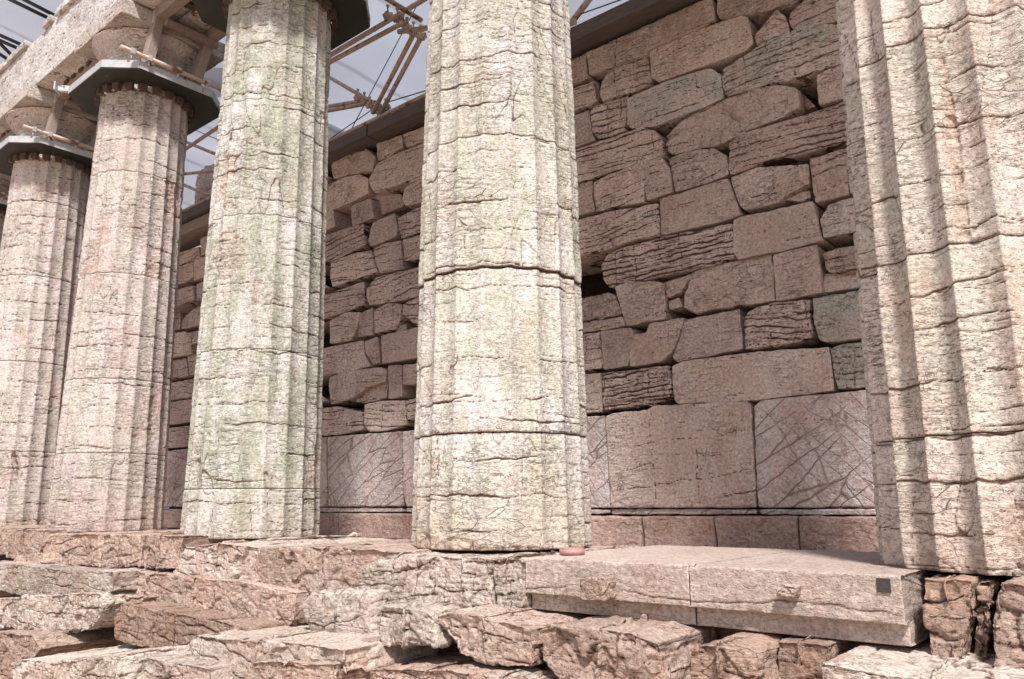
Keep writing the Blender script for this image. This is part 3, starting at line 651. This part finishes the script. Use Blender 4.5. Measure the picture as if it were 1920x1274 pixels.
# between second and third column
blk('M', 'c6', [(1000, 215), (1020, 210), (1030, 300), (1000, 320)], 'L')
blk('M', 'c6', [(1030, 210), (1080, 180), (1235, 125), (1285, 170), (1275, 260), (1180, 270), (1040, 305), (1025, 250)], facet=.014, crk=.4)
blk('M', 'c6', [(1290, 90), (1440, 40), (1450, 115), (1370, 170), (1300, 200), (1290, 150)], facet=.008)
blk('M', 'c6', [(1445, 40), (1600, -20), (1600, 95), (1470, 120)], 'R', facet=.006)
blk('M', 'c6', [(1250, 300), (1300, 210), (1420, 150), (1600, 90), (1600, 250), (1430, 340), (1280, 390), (1250, 340)], 'R', crk=.6)
blk('M', 'c6', [(1000, 350), (1100, 290), (1185, 275), (1240, 300), (1240, 390), (1100, 460), (1000, 480)], 'L', crk=.2)
blk('M', 'c6', [(1255, 400), (1440, 395), (1460, 470), (1300, 530)], dy=.14, crk=.1)
blk('M', 'c6', [(1450, 370), (1500, 300), (1600, 270), (1600, 450), (1460, 470), (1440, 430)], 'R', crk=.7)
blk('M', 'c6', [(1130, 470), (1260, 410), (1275, 540), (1145, 590)], crk=.3, facet=.006)
blk('M', 'c6', [(985, 490), (1030, 485), (1040, 590), (1000, 640)], 'L', crk=.2)
blk('M', 'c6', [(1030, 490), (1130, 500), (1130, 600), (1030, 640)], dy=.28, crk=.1)
blk('M', 'c6', [(990, 640), (1080, 610), (1220, 570), (1230, 700), (1100, 770), (990, 805)], 'L', crk=.9)
blk('M', 'c6', [(1250, 620), (1270, 560), (1400, 505), (1415, 620), (1400, 650), (1255, 710), (1240, 680)], crk=.4)
blk('M', 'c6', [(1415, 540), (1500, 490), (1600, 470), (1600, 620), (1440, 660), (1420, 600)], 'R', crk=1.)
blk('M', 'c6', [(1270, 720), (1330, 690), (1435, 670), (1450, 840), (1310, 870), (1280, 800)], crk=.6)
blk('M', 'c6', [(1450, 670), (1600, 630), (1600, 800), (1465, 800)], 'R', crk=.7)
blk('M', 'c6', [(1020, 800), (1150, 750), (1260, 730), (1300, 860), (1180, 900), (1030, 950), (1015, 900)], crk=.8)
blk('M', 'c6', [(985, 820), (1010, 820), (1012, 950), (985, 975)], 'L')
blk('M', 'c6', [(1230, 960), (1290, 890), (1540, 830), (1600, 825), (1600, 990), (1400, 1040), (1250, 1060), (1228, 1010)], 'R', crk=.8)
blk('M', 'c6', [(985, 1000), (1060, 970), (1215, 915), (1225, 1050), (1120, 1095), (985, 1145)], 'L', crk=.8)
blk('M', 'c6', [(1450, 1050), (1540, 1010), (1600, 1005), (1600, 1170), (1530, 1185), (1445, 1120)], 'R', crk=.9, facet=.006)
blk('M', 'c6', [(1275, 1090), (1360, 1045), (1440, 1050), (1440, 1130), (1400, 1200), (1278, 1235)], crk=.6)
blk('M', 'c6', [(1190, 1110), (1270, 1070), (1272, 1235), (1180, 1250)], crk=.6)
blk('M', 'c6', [(1015, 1150), (1110, 1100), (1200, 1100), (1178, 1200), (1140, 1270), (1015, 1290)], crk=.5)
blk('M', 'c6', [(985, 1165), (1008, 1160), (1010, 1290), (985, 1290)], 'L')
blk('M', 'c6', [(1405, 1185), (1470, 1170), (1470, 1215), (1400, 1230)], dy=.04, facet=.01)
blk('M', 'c7', [(845, 150), (900, 135), (1055, 105), (1060, 180), (1090, 240), (1000, 265), (845, 288)], 'L', crk=.4)
blk('M', 'c7', [(1060, 110), (1130, 85), (1140, 220), (1105, 235), (1065, 170)], crk=.3)
blk('M', 'c7', [(1145, 80), (1330, 40), (1335, 205), (1150, 228)], 'R', crk=.2)
blk('M', 'c7', [(880, 300), (950, 270), (1150, 245), (1180, 260), (1175, 320), (1080, 350), (1000, 410), (890, 440), (878, 370)], crk=.5)
blk('M', 'c7', [(1185, 240), (1255, 232), (1260, 400), (1190, 412)], crk=.1)
blk('M', 'c7', [(1262, 235), (1330, 225), (1330, 380), (1300, 390), (1262, 340)], 'R', crk=.5)
blk('M', 'c7', [(845, 310), (870, 303), (873, 420), (845, 430)], 'L')
blk('M', 'c7', [(1010, 425), (1100, 350), (1180, 330), (1180, 408), (1060, 435)], dy=.07, facet=.012)
blk('M', 'c7', [(840, 460), (920, 450), (1050, 480), (1055, 570), (940, 595), (840, 600)], 'L', crk=.9)
blk('M', 'c7', [(1060, 440), (1160, 420), (1268, 415), (1278, 545), (1180, 575), (1090, 585), (1058, 550)], crk=.8)
blk('M', 'c7', [(1274, 415), (1330, 400), (1330, 550), (1300, 560), (1280, 520)], 'R', crk=.8)
blk('M', 'c7', [(830, 610), (860, 608), (865, 972), (830, 972)], 'L', crk=.1, **OR)
blk('M', 'c7', [(864, 606), (1250, 578), (1255, 970), (867, 972)], crk=.05, **OR)
blk('M', 'c7', [(1255, 577), (1330, 570), (1330, 972), (1275, 972), (1258, 900)], 'R', crk=.3, **OR)
blk('M', 'c7', [(830, 976), (1255, 975), (1258, 1000), (830, 1000)], 'L', dy=.025, name='moulding', mat=M_ORTH, r=.008, crk=.1)
blk('M', 'c7', [(1280, 976), (1330, 975), (1330, 1000), (1280, 1000)], 'R', dy=.025, name='moulding', mat=M_ORTH, r=.008, crk=.1)
blk('M', 'c7', [(825, 1004), (920, 1004), (920, 1125), (825, 1125)], 'L', crk=.1, **BS)
blk('M', 'c7', [(923, 1005), (1340, 1008), (1340, 1150), (923, 1130)], 'R', crk=.1, **BS)
# far strip between the first two full columns
blk('S', 'c8', [(1030, 745), (1130, 735), (1140, 800), (1020, 830)], 'L')
blk('S', 'c8', [(1140, 690), (1170, 670), (1180, 770), (1145, 790)], 'R')
blk('S', 'c8', [(1020, 838), (1095, 820), (1100, 905), (1055, 940), (1015, 930)], 'L')
blk('S', 'c8', [(1102, 815), (1150, 800), (1150, 920), (1105, 930)], 'R')
blk('S', 'c8', [(1015, 965), (1100, 955), (1105, 1040), (1010, 1085)], 'L')
blk('S', 'c8', [(1120, 950), (1145, 940), (1145, 1040), (1120, 1045)], 'R')
blk('S', 'c8', [(1060, 1120), (1120, 1080), (1145, 1085), (1145, 1190), (1030, 1210), (1030, 1170)], 'R', facet=.012)
blk('S', 'c8', [(1000, 1100), (1025, 1100), (1020, 1205), (990, 1210)], 'L', dy=.2)
blk('S', 'c8', [(1000, 1235), (1135, 1220), (1135, 1290), (990, 1310)], 'LR')
blk('S', 'c7', [(55, 65), (130, 60), (165, 100), (165, 180), (60, 185)], 'L')
blk('S', 'c7', [(140, 190), (180, 185), (180, 290), (155, 290)], 'R')
blk('S', 'c7', [(55, 205), (135, 200), (150, 290), (55, 310)], 'L')
blk('S', 'c7', [(55, 325), (165, 310), (165, 405), (55, 420)], 'LR', facet=.02, dy=.03)
blk('S', 'c7', [(50, 440), (100, 420), (175, 415), (170, 530), (90, 540), (45, 540)], 'LR')
blk('S', 'c7', [(45, 560), (170, 550), (170, 660), (40, 665)], 'LR')
blk('S', 'c7', [(20, 680), (170, 668), (170, 970), (15, 970)], 'LR', **OR)
blk('S', 'c7', [(15, 985), (120, 985), (120, 1085), (15, 1080)], 'LR', **BS)
m = MB(); m.box(-9.6, 3.4, W+.80, W+1.2, -.3, 4.44); m.build('wall_core', M_GAPSHADE, wall, label='rubble core coloured near black as shade behind the missing blocks')

# beam on the wall top
wb = empty('wall_top_beam', (-2., 1.9, 4.45), 'dark timber beam capping the wall, with a thin pipe along its upper edge', 'beam')
xe = [-9.6, -7.80, -3.62, .62, 3.4]
for k in range(4):
    m = MB(); m.box(xe[k]+.004, xe[k+1]-.004, 1.81-.012*(k % 2), 2.5, 4.455+.004*k, 4.60+.004*k); m.build('board', M_TIMBD, wb, bevel=.006)
m = MB(); m.tube((-9.6, 1.845, 4.643), (-.9, 1.845, 4.655), .026); m.build('edge_pipe', M_TUBE, wb, smooth=True)
m = MB(); m.box(-9.4, -6.2, 1.86, 2.3, 4.27, 4.44); lt = m.build('plain_timber', M_TIMB, wb, bevel=.01)
m = MB(); m.tube((-1.0, 1.80, 4.72), (-.62, 1.80, 4.64), .03); m.build('pipe_end', M_TUBE, wb, smooth=True)

# ------------------------------------------------------------------ scaffold tubes behind
def px_tube(m, u0, v0, y0, u1, v1, y1, r=.026):
    a, b = on_y(u0, v0, y0), on_y(u1, v1, y1); m.tube(a, b, r)
def scaff(label, u0, v0, y0, u1, v1, y1, r=.026):
    m = MB(); px_tube(m, u0, v0, y0, u1, v1, y1, r)
    return m.build('scaffold_tube', M_TUBE, smooth=True, label=label, cat='scaffold tube', group='scaffold tubes between the columns')
scaff('upper tube of the slanting pair running from the green column collar up to the joint', 560, 139, .95, 870, -45, 1.35)
scaff('lower tube of the slanting pair running from the green column collar up to the joint', 560, 148, 1.0, 756, 43, 1.25)
scaff('short level tube from the upper joint to the middle column', 748, 60, 1.2, 860, 45, 1.15)
scaff('left tube of the steep pair between the two scaffold joints', 777, 62, 1.35, 699, 212, 1.95)
scaff('right tube of the steep pair between the two scaffold joints', 792, 66, 1.38, 712, 216, 1.98)
scaff('bright tube falling to the lower scaffold joint above the wall', 560, 112, 2.9, 712, 200, 2.05)
scaff('upper tube of the nearly level pair left of the lower joint', 540, 212, 2.6, 690, 188, 2.15)
scaff('lower tube of the nearly level pair left of the lower joint', 540, 222, 2.6, 692, 194, 2.12)
scaff('brown tube sloping up to the right between the second and green columns', 330, 292, 1.7, 440, 218, 1.4)
scaff('pale tube falling right just below the brown one, between the second and green columns', 345, 265, 2.0, 430, 300, 2.3)
scaff('level rusty tube in front of the white stone between the second and green columns', 330, 328, 2.2, 430, 318, 2.2)
scaff('lowest pale tube crossing the white stone between the second and green columns', 330, 341, 2.15, 430, 383, 2.15)
scaff('slanting tube leaving the wall beam beside the middle column, pale', 1072, 42, 1.9, 1112, -10, 1.9, .03)
def joint(label, pts, y):
    a = on_y(*pts[0], y); t = empty('scaffold_joint', a, label, 'scaffold clamp', 'clamped scaffold joints')
    for k, (u, v) in enumerate(pts):
        q = Vector(on_y(u, v, y+.02*k)); d = Vector((math.sin(k*2.1), math.cos(k*1.3), math.sin(k*.9))).normalized()
        m = MB(); m.tube(q-d*.04, q+d*.04, .038, 12); m.bar(q+Vector((0, -.05, -.03)), q+Vector((0, .05, .03)), .05, .06); m.tube(q+Vector((.03, -.03, .0)), q+Vector((.035, -.04, .085)), .011, 8)
        m.tube(q+Vector((.035, -.04, .07)), q+Vector((.036, -.041, .09)), .02, 6)
        m.build('clamp', M_TUBE, t, bevel=.004)
joint('upper rusty scaffold joint of bolted clamps beside the middle column', [(728, 30), (746, 36), (757, 44), (764, 54), (776, 62), (790, 68)], 1.25)
joint('lower scaffold joint of bolted clamps just above the wall beam', [(672, 184), (684, 190), (694, 198), (704, 206), (714, 212), (724, 202)], 2.05)

# ------------------------------------------------------------------ tent over the temple
tn = empty('shelter_tent', (-6, 5, 9), 'grey lavender fabric roof of the shelter tent above and behind the temple', 'tent')
def sheet(name, pts, mat, nx=120, ny=30, sag=.25):
    a, b, c, d = [np.array(q, float) for q in pts]; s_ = np.linspace(0, 1, nx+1); t_ = np.linspace(0, 1, ny+1)
    S, T = np.meshgrid(s_, t_); S = S[..., None]; T = T[..., None]
    G = (a*(1-S)+b*S)*(1-T)+(d*(1-S)+c*S)*T
    G[..., 2] -= sag*(np.sin(S[..., 0]*math.pi)*np.sin(T[..., 0]*math.pi))+.22*np.abs(np.sin(S[..., 0]*math.pi*5+.6*T[..., 0]))+.06*noise(G*.9, 3)
    ii = np.arange(G.shape[0]*G.shape[1]).reshape(G.shape[:2])
    Fq = np.stack([ii[:-1, :-1], ii[:-1, 1:], ii[1:, 1:], ii[1:, :-1]], -1).reshape(-1, 4)
    o = mesh_np(name, G, Fq, mat, tn); md = o.modifiers.new('thick', 'SOLIDIFY'); md.thickness = .004; return o
sheet('roof_membrane', [(-26, -1.2, 8.6), (7, -1.2, 9.4), (7, 9, 9.2), (-26, 9, 7.6)], M_TENT)
sheet('back_membrane', [(-26, 9, 7.6), (7, 9, 9.2), (7, 13, -1.), (-26, 13, -1.)], M_TENT)
sheet('end_membrane', [(-26, -1.2, 8.6), (-26, 9, 7.6), (-27, 13, -1.), (-27, -4, -1.)], M_TENT)
def lit_patch(pts, Z):  # added pale sheet under the roof, standing in for brightly lit fabric
    V = [on_z(u, v, Z) for u, v in pts]
    m = MB(); m.add([tuple(q) for q in V]+[(q[0], q[1], q[2]+.01) for q in V], [(0, 1, 2, 3), (7, 6, 5, 4), (0, 4, 5, 1), (1, 5, 6, 2), (2, 6, 7, 3), (3, 7, 4, 0)])
    return m.build('lit_fabric_patch', M_TENTB, tn)
lit_patch([(560, 200), (646, 243), (640, 330), (540, 330)], 8.2)
lit_patch([(370, 128), (440, 128), (440, 178), (368, 190)], 8.1)
for k, (a, b) in enumerate((((12, -4), (92, 35)), ((38, -4), (104, 30)), ((-10, 62), (58, 92)), ((-10, 72), (54, 100)), ((-4, 78), (32, 114)), ((-10, 96), (28, 120)))):
    m = MB(); q0, q1 = on_z(*a, 7.9), on_z(*b, 7.9); m.tube(q0, q1, .03, 8)
    lbs = ['upper cable of the pair crossing the top left corner', 'short thick cable of the pair crossing the top left corner', 'upper cable of the middle pair at the left edge above the architrave', 'lower cable of the middle pair at the left edge above the architrave', 'steep black cable at the left edge above the architrave', 'lowest black cable at the left edge above the architrave']
    m.build('cable', M_CABLE, smooth=True, label=lbs[k], cat='cable', group='black cables under the tent roof')
for k, (a, b, y, lb) in enumerate((((655, 250), (790, -5), 3., 'thin wire rising right behind the steep pair of tubes'), ((617, 262), (712, 196), 2.2, 'thin dark wire from the wall beam up to the lower joint'), ((720, 194), (800, 170), 2.1, 'thin red brown wire from the lower joint to the middle column'), ((1085, 28), (1175, -4), 2.3, 'thin wire above the wall beam right of the middle column'), ((356, 240), (408, 262), 2.4, 'black drooping wire behind the second collar'))):
    m = MB(); m.tube(on_y(*a, y), on_y(*b, y), .007, 6); m.build('wire', M_CABLE, smooth=True, label=lb, cat='wire', group='thin wires near the wall beam')
Q = [on_y(u, v, 2.75) for u, v in ((362, 395), (364, 345), (368, 325), (382, 310), (400, 305), (425, 310), (430, 395))]
rock('loose_stone', [(q[0], q[2]) for q in Q], 2.75, .5, M_C0, step=.02, r=.05, edge=.03, bump=.01, facet=.03, fsc=4, crk=.3, label='white broken stone lying beyond the wall beam, between the second and green columns', cat='stone')

# ------------------------------------------------------------------ platform stones
def st(label, pts, zt, depth, mat, facet=.018, crk=.6, y=None, drop=.085, name='step_stone', grp='broken stones of the stepped platform', **kw):
    if y is None:
        us = sorted(pts, key=lambda q: q[1]); u = np.mean([q[0] for q in pts]); 
        top = [q for q in pts if q[1] < min(p[1] for p in pts)+14]; y = float(np.mean([on_z(a, b, zt)[1] for a, b in top]))
    Q = [on_y(a, b, y) for a, b in pts]; Q = [(q[0], q[2]) for q in Q]; zl, zh = min(q[1] for q in Q), max(q[1] for q in Q)
    Q = [(x, z-drop*min(1, (zh-z)/(zh-zl))) for x, z in Q]
    a = dict(step=.0095, r=.010, edge=.009, bump=.005, fsc=3.6, csp=.065, shrink=.010); a.update(kw)
    return rock(name, Q, y, depth, mat, facet=facet, crk=crk, label=label, cat='stone', group=grp, **a)
# restored smooth stylobate blocks
def slab(name, x0, x1, label, parts):
    y0 = -.665
    prof = [(-.235, .045), (-.166, .045), (-.160, 0.), (-.004, 0.), (0., .006), (0., 1.25), (-.235, 1.25)]
    # sections along x so that the face can be gently uneven
    nx = max(8, int((x1-x0)/.007)); pts = []
    for a, b in zip(prof, prof[1:]+prof[:1]):
        ln = math.dist(a, b); n = max(1, min(70, int(ln/(.005 if ln < .3 else .02))))
        for k in range(n): pts.append((a[0]+(b[0]-a[0])*k/n, a[1]+(b[1]-a[1])*k/n))
    pts = np.array(pts); X = np.linspace(x0, x1, nx)
    G = np.zeros((nx, len(pts), 3)); G[..., 0] = X[:, None]; G[..., 1] = y0+pts[None, :, 1]; G[..., 2] = pts[None, :, 0]
    n = np.zeros_like(G); d = np.roll(pts, -1, 0)-np.roll(pts, 1, 0); d /= np.linalg.norm(d, axis=1)[:, None]+1e-9
    n[..., 1] = -d[:, 0]; n[..., 2] = d[:, 1]
    n = np.where((G[..., 1:2] < y0+.1) & (n[..., 1:2] > .3), -n, n)
    c = noise(np.stack([G[..., 0]*2.2, G[..., 0]*0, G[..., 0]*0+3], -1), 5)*.05; h = G[..., 2]+.125+c+.012*noise(G*14, 3)+.004*noise(G*50, 4)
    cr = np.clip(1-np.abs(h)/.0045, 0, 1)*ss(-.25, .0, noise(G*np.array([2.2, 0, 0])+9, 8))
    disp = .0022*fbm(G*9, 2, 4)-.006*cr
    G += n*disp[..., None]
    ed = np.exp(-np.abs(G[..., 2]+.162)/.012)*np.clip(noise(G*13, 12)-.15, 0, 1)*.03; G[..., 1] += ed
    ep = np.exp(-np.abs(G[..., 2])/.012)*(G[..., 1] < y0+.05)*np.clip(noise(G*11, 13)-.1, 0, 1)*.03; G[..., 2] -= ep
    capL = G[:1].copy(); capR = G[-1:].copy(); cen = np.array([0, y0+.6, -.12])
    def cap(c, s, x):
        out = []
        for f in (1., .97, .9, .75, .5, 0.):
            q = c.copy(); q[..., 1:] = cen[1:]+(c[..., 1:]-cen[1:])*f
            q[..., 0] = x-s*(.006 if f < 1 else 0)+s*(.003 if x < xC-.01 else .012)*fbm(q*16, 30, 3)*(f < 1); out.append(q)
        return out
    L = cap(capL, -1, x0)[::-1]; R = cap(capR, 1, x1)
    G = np.concatenate(L+[G]+R, 0); crk_ = np.concatenate([np.zeros((6, len(pts))), cr, np.zeros((6, len(pts)))], 0)
    ii = np.arange(G.shape[0]*G.shape[1]).reshape(G.shape[:2]); a, b = ii[:-1], ii[1:]
    Fq = np.stack([a, b, np.roll(b, -1, 1), np.roll(a, -1, 1)], -1).reshape(-1, 4)
    return mesh_np(name, G, Fq, M_NEW, parts, {'crack': crk_, 'rough': crk_*0}, origin=None)
xA, xB, xC = float(on_y(985, 1045, -.665)[0]), float(on_y(1291, 1060, -.665)[0]), float(on_y(1688, 1076, -.665)[0])
for x0, x1, lb in ((xA+.003, xB-.003, 'smooth cut platform block with a square rough boss and no iron plate'), (xB+.003, xC, 'smooth cut platform block with a small dark iron plate near its right end')):
    e = empty('stylobate_block', ((x0+x1)/2, -.1, -.23), lb, 'stone block'); slab('block_body', x0, x1, lb, e)
    if x0 < 1.2:
        bq = [on_y(u, v, -.70) for u, v in ((1096, 1083), (1147, 1081), (1148, 1127), (1098, 1124))]
        rock('boss', [(q[0], q[2]) for q in bq], -.75, .12, M_STEP, e, step=.005, r=.006, edge=.006, bump=.004, facet=.006, fsc=16, crk=.2, csp=.03)
    else:
        bq = [on_y(u, v, -.69) for u, v in ((1457, 1094), (1498, 1098), (1497, 1120), (1462, 1118))]
        rock('boss', [(q[0], q[2]) for q in bq], -.715, .08, M_NEW, e, step=.005, r=.010, edge=.006, bump=.005, facet=.008, fsc=24, crk=.2, csp=.03)
        q0, q1 = on_y(1643, 1084, -.668), on_y(1671, 1112, -.668)
        mm = MB(); mm.box(q0[0], q1[0], -.672, -.660, q1[2], q0[2]); mm.build('iron_plate', M_PLATE, e, bevel=.001)
rd = on_z(1073, 1041, .0)
m = MB(); m.tube((rd[0], rd[1], .002), (rd[0], rd[1], .030), .062, 40); m.tube((rd[0], rd[1], .030), (rd[0], rd[1], .034), .059, 40)
m.build('stone_disc', M_DISC, smooth=True, label='small flat pink stone disc lying at the foot of the middle column', cat='disc')

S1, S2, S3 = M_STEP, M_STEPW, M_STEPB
A = dict(y=-.68, name='stylobate_stone', grp='broken stones under the columns')
st('white pitted stone under the left side of the middle column, leftmost of three', [(662, 1070), (672, 1050), (735, 1036), (808, 1040), (812, 1075), (810, 1122), (752, 1130), (700, 1120), (668, 1100)], 0, 1.2, S2, y=-.74, facet=.028, name='stylobate_stone', grp='broken stones under the columns', r=.05)
st('split white stone under the centre of the middle column with a ledge below', [(806, 1040), (912, 1043), (918, 1060), (930, 1146), (845, 1140), (815, 1105)], 0, 1.2, S2, facet=.012, crk=.8, **A)
st('short white block squeezed against the smooth cut block', [(915, 1043), (983, 1045), (985, 1152), (932, 1146), (922, 1080)], 0, 1.2, S2, facet=.012, crk=1., **A)
st('pale crumbling stone under the left side of the green stained column', [(325, 1055), (345, 1022), (400, 1016), (485, 1022), (500, 1070), (480, 1086), (400, 1080), (330, 1073)], 0, 1.2, S2, facet=.03, **A)
st('brown fractured stone under the right side of the green stained column', [(470, 1050), (490, 1022), (640, 1024), (770, 1032), (770, 1070), (660, 1092), (620, 1098), (560, 1095), (495, 1078)], 0, 1.2, S1, facet=.024, crk=.3, **A)
st('rough stone under the left side of the second column from the left', [(76, 1012), (95, 999), (187, 999), (190, 1048), (85, 1046)], 0, 1.2, S1, facet=.02, **A)
st('rough stone under the middle of the second column from the left', [(189, 1000), (262, 1000), (265, 1048), (191, 1049)], 0, 1.2, S1, facet=.024, **A)
st('rough shaded stone between the second column and the green stained column', [(264, 1000), (345, 1002), (335, 1049), (266, 1049)], 0, 1.2, S1, facet=.022, **A)
st('sloping cut stone under the furthest left pinkish column', [(8, 1005), (30, 991), (82, 992), (75, 1035), (12, 1033)], 0, 1.2, S1, facet=.012, **A)
st('stone at the left edge under the furthest left column', [(-160, 985), (4, 989), (9, 1030), (-160, 1024)], 0, 1.2, S1, facet=.015, **A)
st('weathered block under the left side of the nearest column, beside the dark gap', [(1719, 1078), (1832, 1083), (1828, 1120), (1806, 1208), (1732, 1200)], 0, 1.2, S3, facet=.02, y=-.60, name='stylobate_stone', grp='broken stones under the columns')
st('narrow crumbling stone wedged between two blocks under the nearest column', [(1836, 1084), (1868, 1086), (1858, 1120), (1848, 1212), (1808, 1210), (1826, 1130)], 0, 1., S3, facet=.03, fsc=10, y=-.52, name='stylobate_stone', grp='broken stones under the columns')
st('bright broken block under the right side of the nearest column at the photo edge', [(1852, 1100), (1866, 1086), (2080, 1095), (2080, 1240), (1850, 1216), (1840, 1150)], 0, 1.2, S1, facet=.032, y=-.70, name='stylobate_stone', grp='broken stones under the columns')
# second step
st('long pale slab of the second step at the left edge', [(-160, 1050), (0, 1052), (120, 1066), (216, 1070), (212, 1100), (160, 1113), (70, 1112), (0, 1096), (-160, 1080)], -.24, .75, S2, facet=.014, y=-.93)
st('long rough slab of the second step under the green stained column', [(216, 1082), (245, 1068), (325, 1077), (440, 1087), (558, 1105), (552, 1150), (520, 1163), (440, 1149), (320, 1130), (216, 1110)], -.24, .6, S1, facet=.016, y=-.75)
st('rounded boulder with a white top left of centre, below the brown fractured stone', [(553, 1118), (572, 1102), (640, 1103), (700, 1108), (706, 1190), (650, 1186), (575, 1170), (558, 1145)], -.24, .6, S2, facet=.016, y=-.85, r=.08)
st('upright broken boulder below the white pitted stone, left of the wide one', [(706, 1150), (714, 1132), (800, 1142), (816, 1160), (826, 1215), (712, 1214), (703, 1190)], -.24, .5, S2, facet=.022, y=-.98, drop=.01)
st('wide fractured boulder with an overhanging left side below the smooth block joint', [(812, 1153), (845, 1142), (1000, 1174), (1003, 1256), (940, 1250), (855, 1226), (825, 1185)], -.24, .5, S1, facet=.03, y=-.97, drop=.01)
st('big fractured boulder below the first smooth block, at the bottom centre', [(1004, 1182), (1030, 1166), (1190, 1182), (1236, 1200), (1262, 1330), (1070, 1310), (1010, 1240)], -.24, .5, S1, facet=.034, y=-.97, drop=.01)
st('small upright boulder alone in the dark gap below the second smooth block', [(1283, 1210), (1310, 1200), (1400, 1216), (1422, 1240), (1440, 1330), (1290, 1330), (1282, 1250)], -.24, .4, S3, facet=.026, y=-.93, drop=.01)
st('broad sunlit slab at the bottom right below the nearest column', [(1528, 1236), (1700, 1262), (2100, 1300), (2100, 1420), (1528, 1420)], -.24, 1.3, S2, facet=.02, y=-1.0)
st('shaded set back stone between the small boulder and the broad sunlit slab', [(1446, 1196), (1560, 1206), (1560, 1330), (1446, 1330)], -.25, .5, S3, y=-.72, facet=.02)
st('thin flat chip of stone on the slab beneath the second column', [(30, 1036), (80, 1036), (84, 1047), (20, 1046)], -.2, .3, S1, facet=.01, y=-.78, r=.01)
# third step
st('big split boulder at the left edge below the long pale slab', [(-70, 1116), (0, 1114), (60, 1112), (186, 1109), (196, 1128), (188, 1150), (165, 1172), (70, 1177), (20, 1165), (-70, 1160)], -.47, .5, S2, facet=.026, y=-1.0)
st('small stone tucked behind the brown sloping slab at left', [(190, 1128), (206, 1113), (270, 1118), (262, 1132), (240, 1150), (200, 1150)], -.45, .4, S1, facet=.012, y=-.85)
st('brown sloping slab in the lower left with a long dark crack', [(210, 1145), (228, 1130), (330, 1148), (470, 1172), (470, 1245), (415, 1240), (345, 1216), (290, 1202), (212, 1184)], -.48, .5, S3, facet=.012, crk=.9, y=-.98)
st('bright white topped slab in front of the brown sloping slab', [(351, 1196), (362, 1180), (420, 1190), (500, 1196), (575, 1204), (645, 1214), (650, 1250), (462, 1262), (400, 1246), (352, 1230)], -.48, .62, S2, facet=.024, y=-1.22)
st('flat stone behind the white topped slab, below the rounded boulder', [(560, 1206), (600, 1190), (700, 1198), (706, 1225), (580, 1240)], -.48, .6, S1, facet=.012, y=-1.0)
st('flat broken slab in the bottom centre left', [(455, 1252), (470, 1232), (500, 1232), (630, 1243), (628, 1330), (455, 1330)], -.5, .42, S1, facet=.022, y=-1.26)
st('wide flat slab at the bottom centre', [(632, 1254), (700, 1244), (850, 1254), (965, 1272), (1030, 1290), (1030, 1360), (632, 1340)], -.5, .5, S1, facet=.02, y=-1.08)
st('small round cobble at the bottom centre below the big boulders', [(900, 1262), (930, 1258), (990, 1268), (1000, 1300), (900, 1300)], -.5, .2, S2, facet=.014, y=-1.05)
# fourth step
st('flat worn slab at the left edge near the bottom', [(-60, 1184), (0, 1184), (60, 1190), (80, 1214), (20, 1240), (20, 1330), (-60, 1330)], -.62, .75, S1, facet=.018, y=-1.22)
st('large flat slab in the bottom left corner with an overhanging rim', [(18, 1240), (40, 1226), (100, 1234), (215, 1228), (230, 1330), (20, 1330)], -.62, .95, S2, facet=.024, y=-1.5)
st('bright flat block beside the bottom left corner slab', [(222, 1240), (245, 1226), (340, 1240), (388, 1250), (396, 1340), (232, 1340)], -.62, .75, S2, facet=.024, y=-1.36)
# platform body, floor, ground
m = MB(); m.box(-14, 6, -.45, 12, -1.35, -.25); m.build('platform_core', M_CORE, kind='structure')
m = MB(); m.box(-14, 6, .5, 12, -.24, -.13); m.build('floor', M_STEP, kind='structure')
for k, (u0, u1) in enumerate(((600, 700), (705, 770), (1120, 1225), (1235, 1400), (1408, 1640))):
    a, b = on_y(u0, 1030, 1.5)[0], on_y(u1, 1030, 1.5)[0]
    st(['thin paving stone left of the middle column foot at the wall', 'second thin paving stone beside the middle column foot', 'thin paving stone right of the middle column foot', 'long thin paving stone under the middle of the wall', 'long thin paving stone beside the nearest column'][k],
       [(u0, 1036), (u1, 1036), (u1, 1052), (u0, 1052)], -.1, .1, S1, y=1.2, facet=.01, name='paving_stone', grp='thin paving stones along the wall') if False else \
    rock('paving_stone', [(a, -.14), (b, -.14), (b-.02, -.085), (a+.02, -.09)], .75, .95, S1, step=.02, r=.01, edge=.01, bump=.006, facet=.01, crk=.2,
         label=['thin paving stone left of the middle column foot at the wall', 'second thin paving stone beside the middle column foot', 'thin paving stone right of the middle column foot', 'long thin paving stone under the middle of the wall', 'long thin paving stone beside the nearest column'][k], cat='paving stone', group='thin paving stones along the wall')
n = 60; X, Y = np.meshgrid(np.linspace(-40, 40, n), np.linspace(-40, 30, n)); Z = -1.25+.06*noise(np.stack([X*.8, Y*.8, X*0], -1), 4)
G = np.stack([X, Y, Z], -1); ii = np.arange(n*n).reshape(n, n)
mesh_np('ground', G, np.stack([ii[:-1, :-1], ii[:-1, 1:], ii[1:, 1:], ii[1:, :-1]], -1), M_EARTH, kind='structure')
